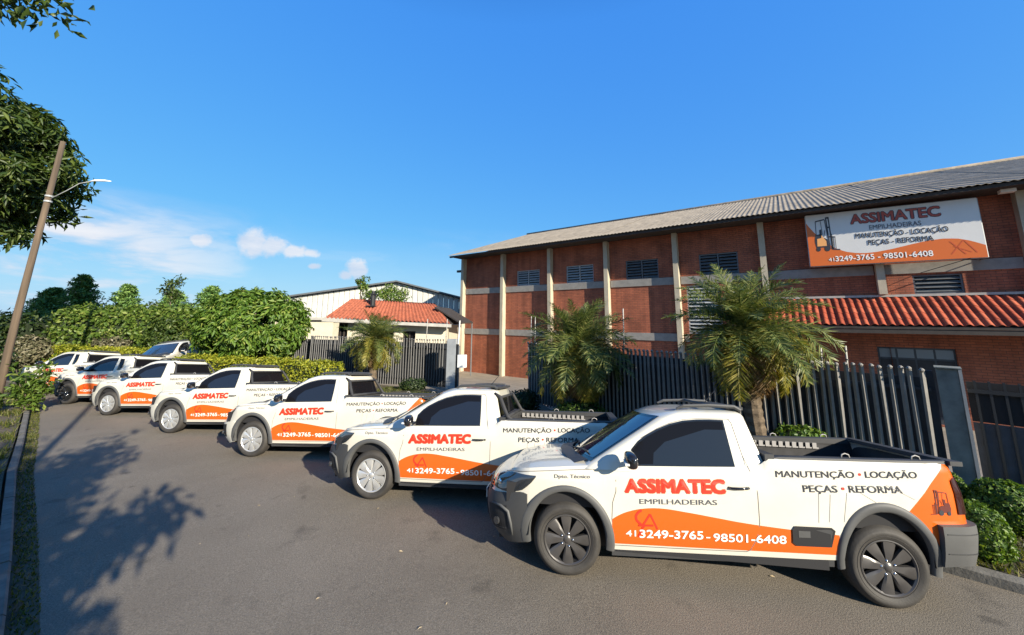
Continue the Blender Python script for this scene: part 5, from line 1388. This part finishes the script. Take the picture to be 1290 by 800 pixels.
FR = [frond_mesh(1.45, 1.25, 72, .29, M_['frond']), frond_mesh(1.4, .9, 72, .27, M_['frond']), frond_mesh(1.35, 1.6, 66, .28, M_['frond']), frond_mesh(1.5, .65, 72, .26, M_['frond'])]
FY = [frond_mesh(1.35, 1.4, 66, .28, M_['frond_y']), frond_mesh(1.3, 1.8, 60, .26, M_['frond_y'])]
FD = [frond_mesh(1.2, 1.6, 50, .30, M_['frond_d'], .2, 1), frond_mesh(1.05, 1.3, 44, .28, M_['frond_d'], .1, 1)]
def palm(x, y, zc, sc, label, nf=64, seed=0, trunk=.10, dry=12):
    r = random.Random(seed); T = empty('palm_tree', (x, y, 0), 0, label, 'palm', 'short feathery palms beside the fences')
    m = MB(); k = int(zc/.07); m.tube([(0.02*math.sin(i*.3), 0, i*.07) for i in range(k)], [trunk*(1.15-.25*i/k)*(1+.12*(i % 2)) for i in range(k)], 10); m.obj('trunk', M_['palm_bark'], T, False)
    for i in range(nf):
        az = i*2.39996+r.uniform(-.2,.2); u = i/nf        # 0 youngest (upright) -> 1 oldest (hanging)
        tilt = 1.50-2.35*u**1.0+r.uniform(-.14,.14)
        src = r.choice(FR) if u < .45 else (r.choice(FR+FY) if u < .75 else r.choice(FY))
        s = sc*(.80+.20*min(1, u*3))*r.uniform(.82,1.12)
        link('frond', src, T, (.05*math.cos(az), .05*math.sin(az), zc-.10*u), (r.uniform(-.3,.3), -(tilt-.55), az), (s, s, s))
    for i in range(dry):
        az = r.uniform(0, 2*PI); s = sc*r.uniform(.8,1.05)
        link('frond', r.choice(FD), T, (.08*math.cos(az), .08*math.sin(az), zc-.16), (r.uniform(-.3,.3), r.uniform(.75,1.15), az), (s, s, s))
palm(4.15,6.75,2.36,1.0,'right feathery palm behind the nearest pickup cab, in front of the paling fence', 92, 3, .13, 26)
palm(1.62,9.35,1.88,1.06,'middle feathery palm at the driveway end of the fence, hanging yellow and brown fronds', 92, 5, .12, 22)
palm(-4.65,13.1,1.80,.86,'left feathery palm in front of the small house fence', 74, 8, .11, 8)

# things along the falling street move on to its surface
def lower(o):
    x, y = o.location.x, o.location.y; k = (2.4-zr(x*1.08))/2.4
    o.location = (x*k, y*k, 2.4+(o.location.z-2.4)*k); o.scale = (k, k, k)
for o in list(C.objects):
    if o.parent is None and o.get('category') in ('fence', 'hedge', 'rod', 'gate post', 'shrub', 'bush', 'palm', 'tree') and o.location.x < -1.9 and o.location.y > 2 and o.location.y < 27: lower(o)
# ---------------------------------------------------------------- lamp post on the left
px_, py_ = -8.62*1.9, 6.72*1.9
LP = empty('lamp_post', (px_, py_, 2.4-2.4*1.9), 0, 'tall weathered brown timber pole with a small street lamp arm at the left edge', 'lamp post')
MB().tube([(-.15,0,-.2),(-.10,0,2.5),(.04,0,5.70)], [.060,.050,.038], 12).obj('pole', M_['pole'], LP, True)
MB().tube([(0,0,4.55),(.25,.05,4.75),(.42,.08,4.90),(.60,.12,4.96)], [.007]*4, 7).obj('lamp_arm', M_['window_grey'], LP, True)
MB().tube([(.56,.11,4.95),(.64,.13,4.98),(.80,.16,4.99),(.90,.18,4.985)], [.008,.018,.018,.006], 10).obj('lamp_head', M_['white_metal'], LP, True)
for zz in (4.5,4.6): MB().tube([(0,0,zz),(0,0,zz+.03)], .055, 12).obj('clamp', M_['window_grey'], LP)

LP.scale = (1.9, 1.9, 1.9)
# ---------------------------------------------------------------- grass, weeds, young shrub, litter
def blades(name, n, sampler, h, mat, dens=1):
    P_ = np.array([sampler() for _ in range(n)]); a = rng.random(n)*2*PI; hh = h*(.4+.8*rng.random(n)); w = .006+.006*rng.random(n)
    d = np.stack([np.cos(a), np.sin(a), np.zeros(n)], 1); ln = rng.normal(size=(n,3))*.5; ln[:, 2] = 0
    v = np.stack([P_-d*w[:,None], P_+d*w[:,None], P_+ln*hh[:,None]+np.stack([np.zeros(n)]*2+[hh], 1)], 1).reshape(-1,3).astype(np.float32)
    me = bpy.data.meshes.new(name); me.vertices.add(3*n); me.vertices.foreach_set('co', v.ravel()); me.loops.add(3*n); me.polygons.add(n)
    me.loops.foreach_set('vertex_index', np.arange(3*n, dtype=np.int32)); me.polygons.foreach_set('loop_start', np.arange(n, dtype=np.int32)*3); me.polygons.foreach_set('loop_total', np.full(n, 3, np.int32))
    me.materials.append(mat); me.update(calc_edges=True); return tag(link(name, me), kind='stuff')
def along(line, d0, d1, lo=-15, hi=7, z=.09, patch=0):
    A, B_ = offs(line, d0), offs(line, d1); segs = [(A[i], A[i+1], B_[i], B_[i+1]) for i in range(len(A)-1) if min(A[i][0], A[i+1][0]) < hi and max(A[i][0], A[i+1][0]) > lo]
    ws_ = [math.dist(s[0], s[1]) for s in segs]
    def f():
        while True:
            s = rnd.choices(segs, ws_)[0]; t, u = rnd.random(), rnd.random()
            x = (s[0][0]*(1-t)+s[1][0]*t)*(1-u)+(s[2][0]*(1-t)+s[3][0]*t)*u; y = (s[0][1]*(1-t)+s[1][1]*t)*(1-u)+(s[2][1]*(1-t)+s[3][1]*t)*u
            if patch and math.sin(x*2.3+1)*math.sin(y*2.9)+rnd.uniform(-.5,.5) < patch-1: continue
            return (x, y, z+zr(x))
    return f
tag(blades('gutter_grass', 9000, along(KL, -.02, -.19, z=.0, patch=.5), .035, M_['grass']), 'weedy grass in the gutter along the left kerb', 'grass')
tag(blades('verge_grass', 26000, along(KL, .15, 2.2, z=.085, patch=.8), .12, M_['grass']), 'rough grass on the left verge behind the kerb', 'grass')
tag(blades('lawn_grass', 42000, along(KR, -.14, -2.3, lo=-6, hi=7, z=.085, patch=.7), .07, M_['grass']), 'short grass on the verge below the fences', 'grass')
strip_between('gutter_soil', offs(KL, .0), offs(KL, -.19), .004, M_['grass_base'], lambda x, y: zr(x))
a = offs(KL, .13); strip_between('left_verge', a, offs(KL, 5), .085, M_['grass_base'], lambda x, y: zr(x))
# young shrub by the left kerb
T = empty('young_shrub', (-13.8,11.25,-.33), 0, 'young light green shrub at the left kerb in front of the farthest pickup', 'shrub')
P_, N_ = [], []
for k in range(13):
    a = rng.random()*2*PI; b = np.array([math.cos(a)*.30, math.sin(a)*.30, .65+.75*rng.random()]); a0 = np.array([0,0,.05]); MB().tube([a0, a0*.5+b*.5+[0,0,.08], b], [.014,.01,.004], 5).obj('branch', M_['bark'], T)
    n = 85; t = .25+.75*rng.random((n,1)); P_.append(a0*(1-t)+b*t+rng.normal(size=(n,3))*.09); N_.append(rng.normal(size=(n,3))*.7+[0,0,1])
leaf_cloud('foliage', np.vstack(P_), np.vstack(N_), .15, M_['leaf_ivy'], T, .42, .5)
bush('verge_bush', (-14.6,10.8,.0), (.5,.45,.38), 1000, .13, M_['leaf_tree'], 'leafy bush on the left verge at the foot of the young shrub', 'bush', None, .45, shell=.6)
bush('verge_bush', (-12.9,8.9,.0), (.45,.4,.34), 900, .13, M_['leaf_tree'], 'dark leafy bush on the left verge nearest the lamp post', 'bush', None, .45, shell=.6)
# dry leaves and twigs on the asphalt
lf = MB()
for k in range(60):
    t = rnd.random(); x = rnd.uniform(-5, 4.5); y = rnd.uniform(1.6, 7)
    a = rnd.random()*PI; l = rnd.uniform(.008,.028); w = l*rnd.uniform(.12,.45)
    q = Matrix.Rotation(a, 4, 'Z'); lf.add([q @ Vector(v)+Vector((x,y,.008+zr(x))) for v in ((-l,0,0),(0,-w,.006),(l,0,.002),(0,w,.006))], [(0,1,2,3)])
o = lf.obj('dry_leaves', P('dry_leaf', (.42,.33,.20), .8, var=.5, vscale=3)); tag(o, 'small dry leaves and twigs scattered on the asphalt', 'litter', kind='stuff')
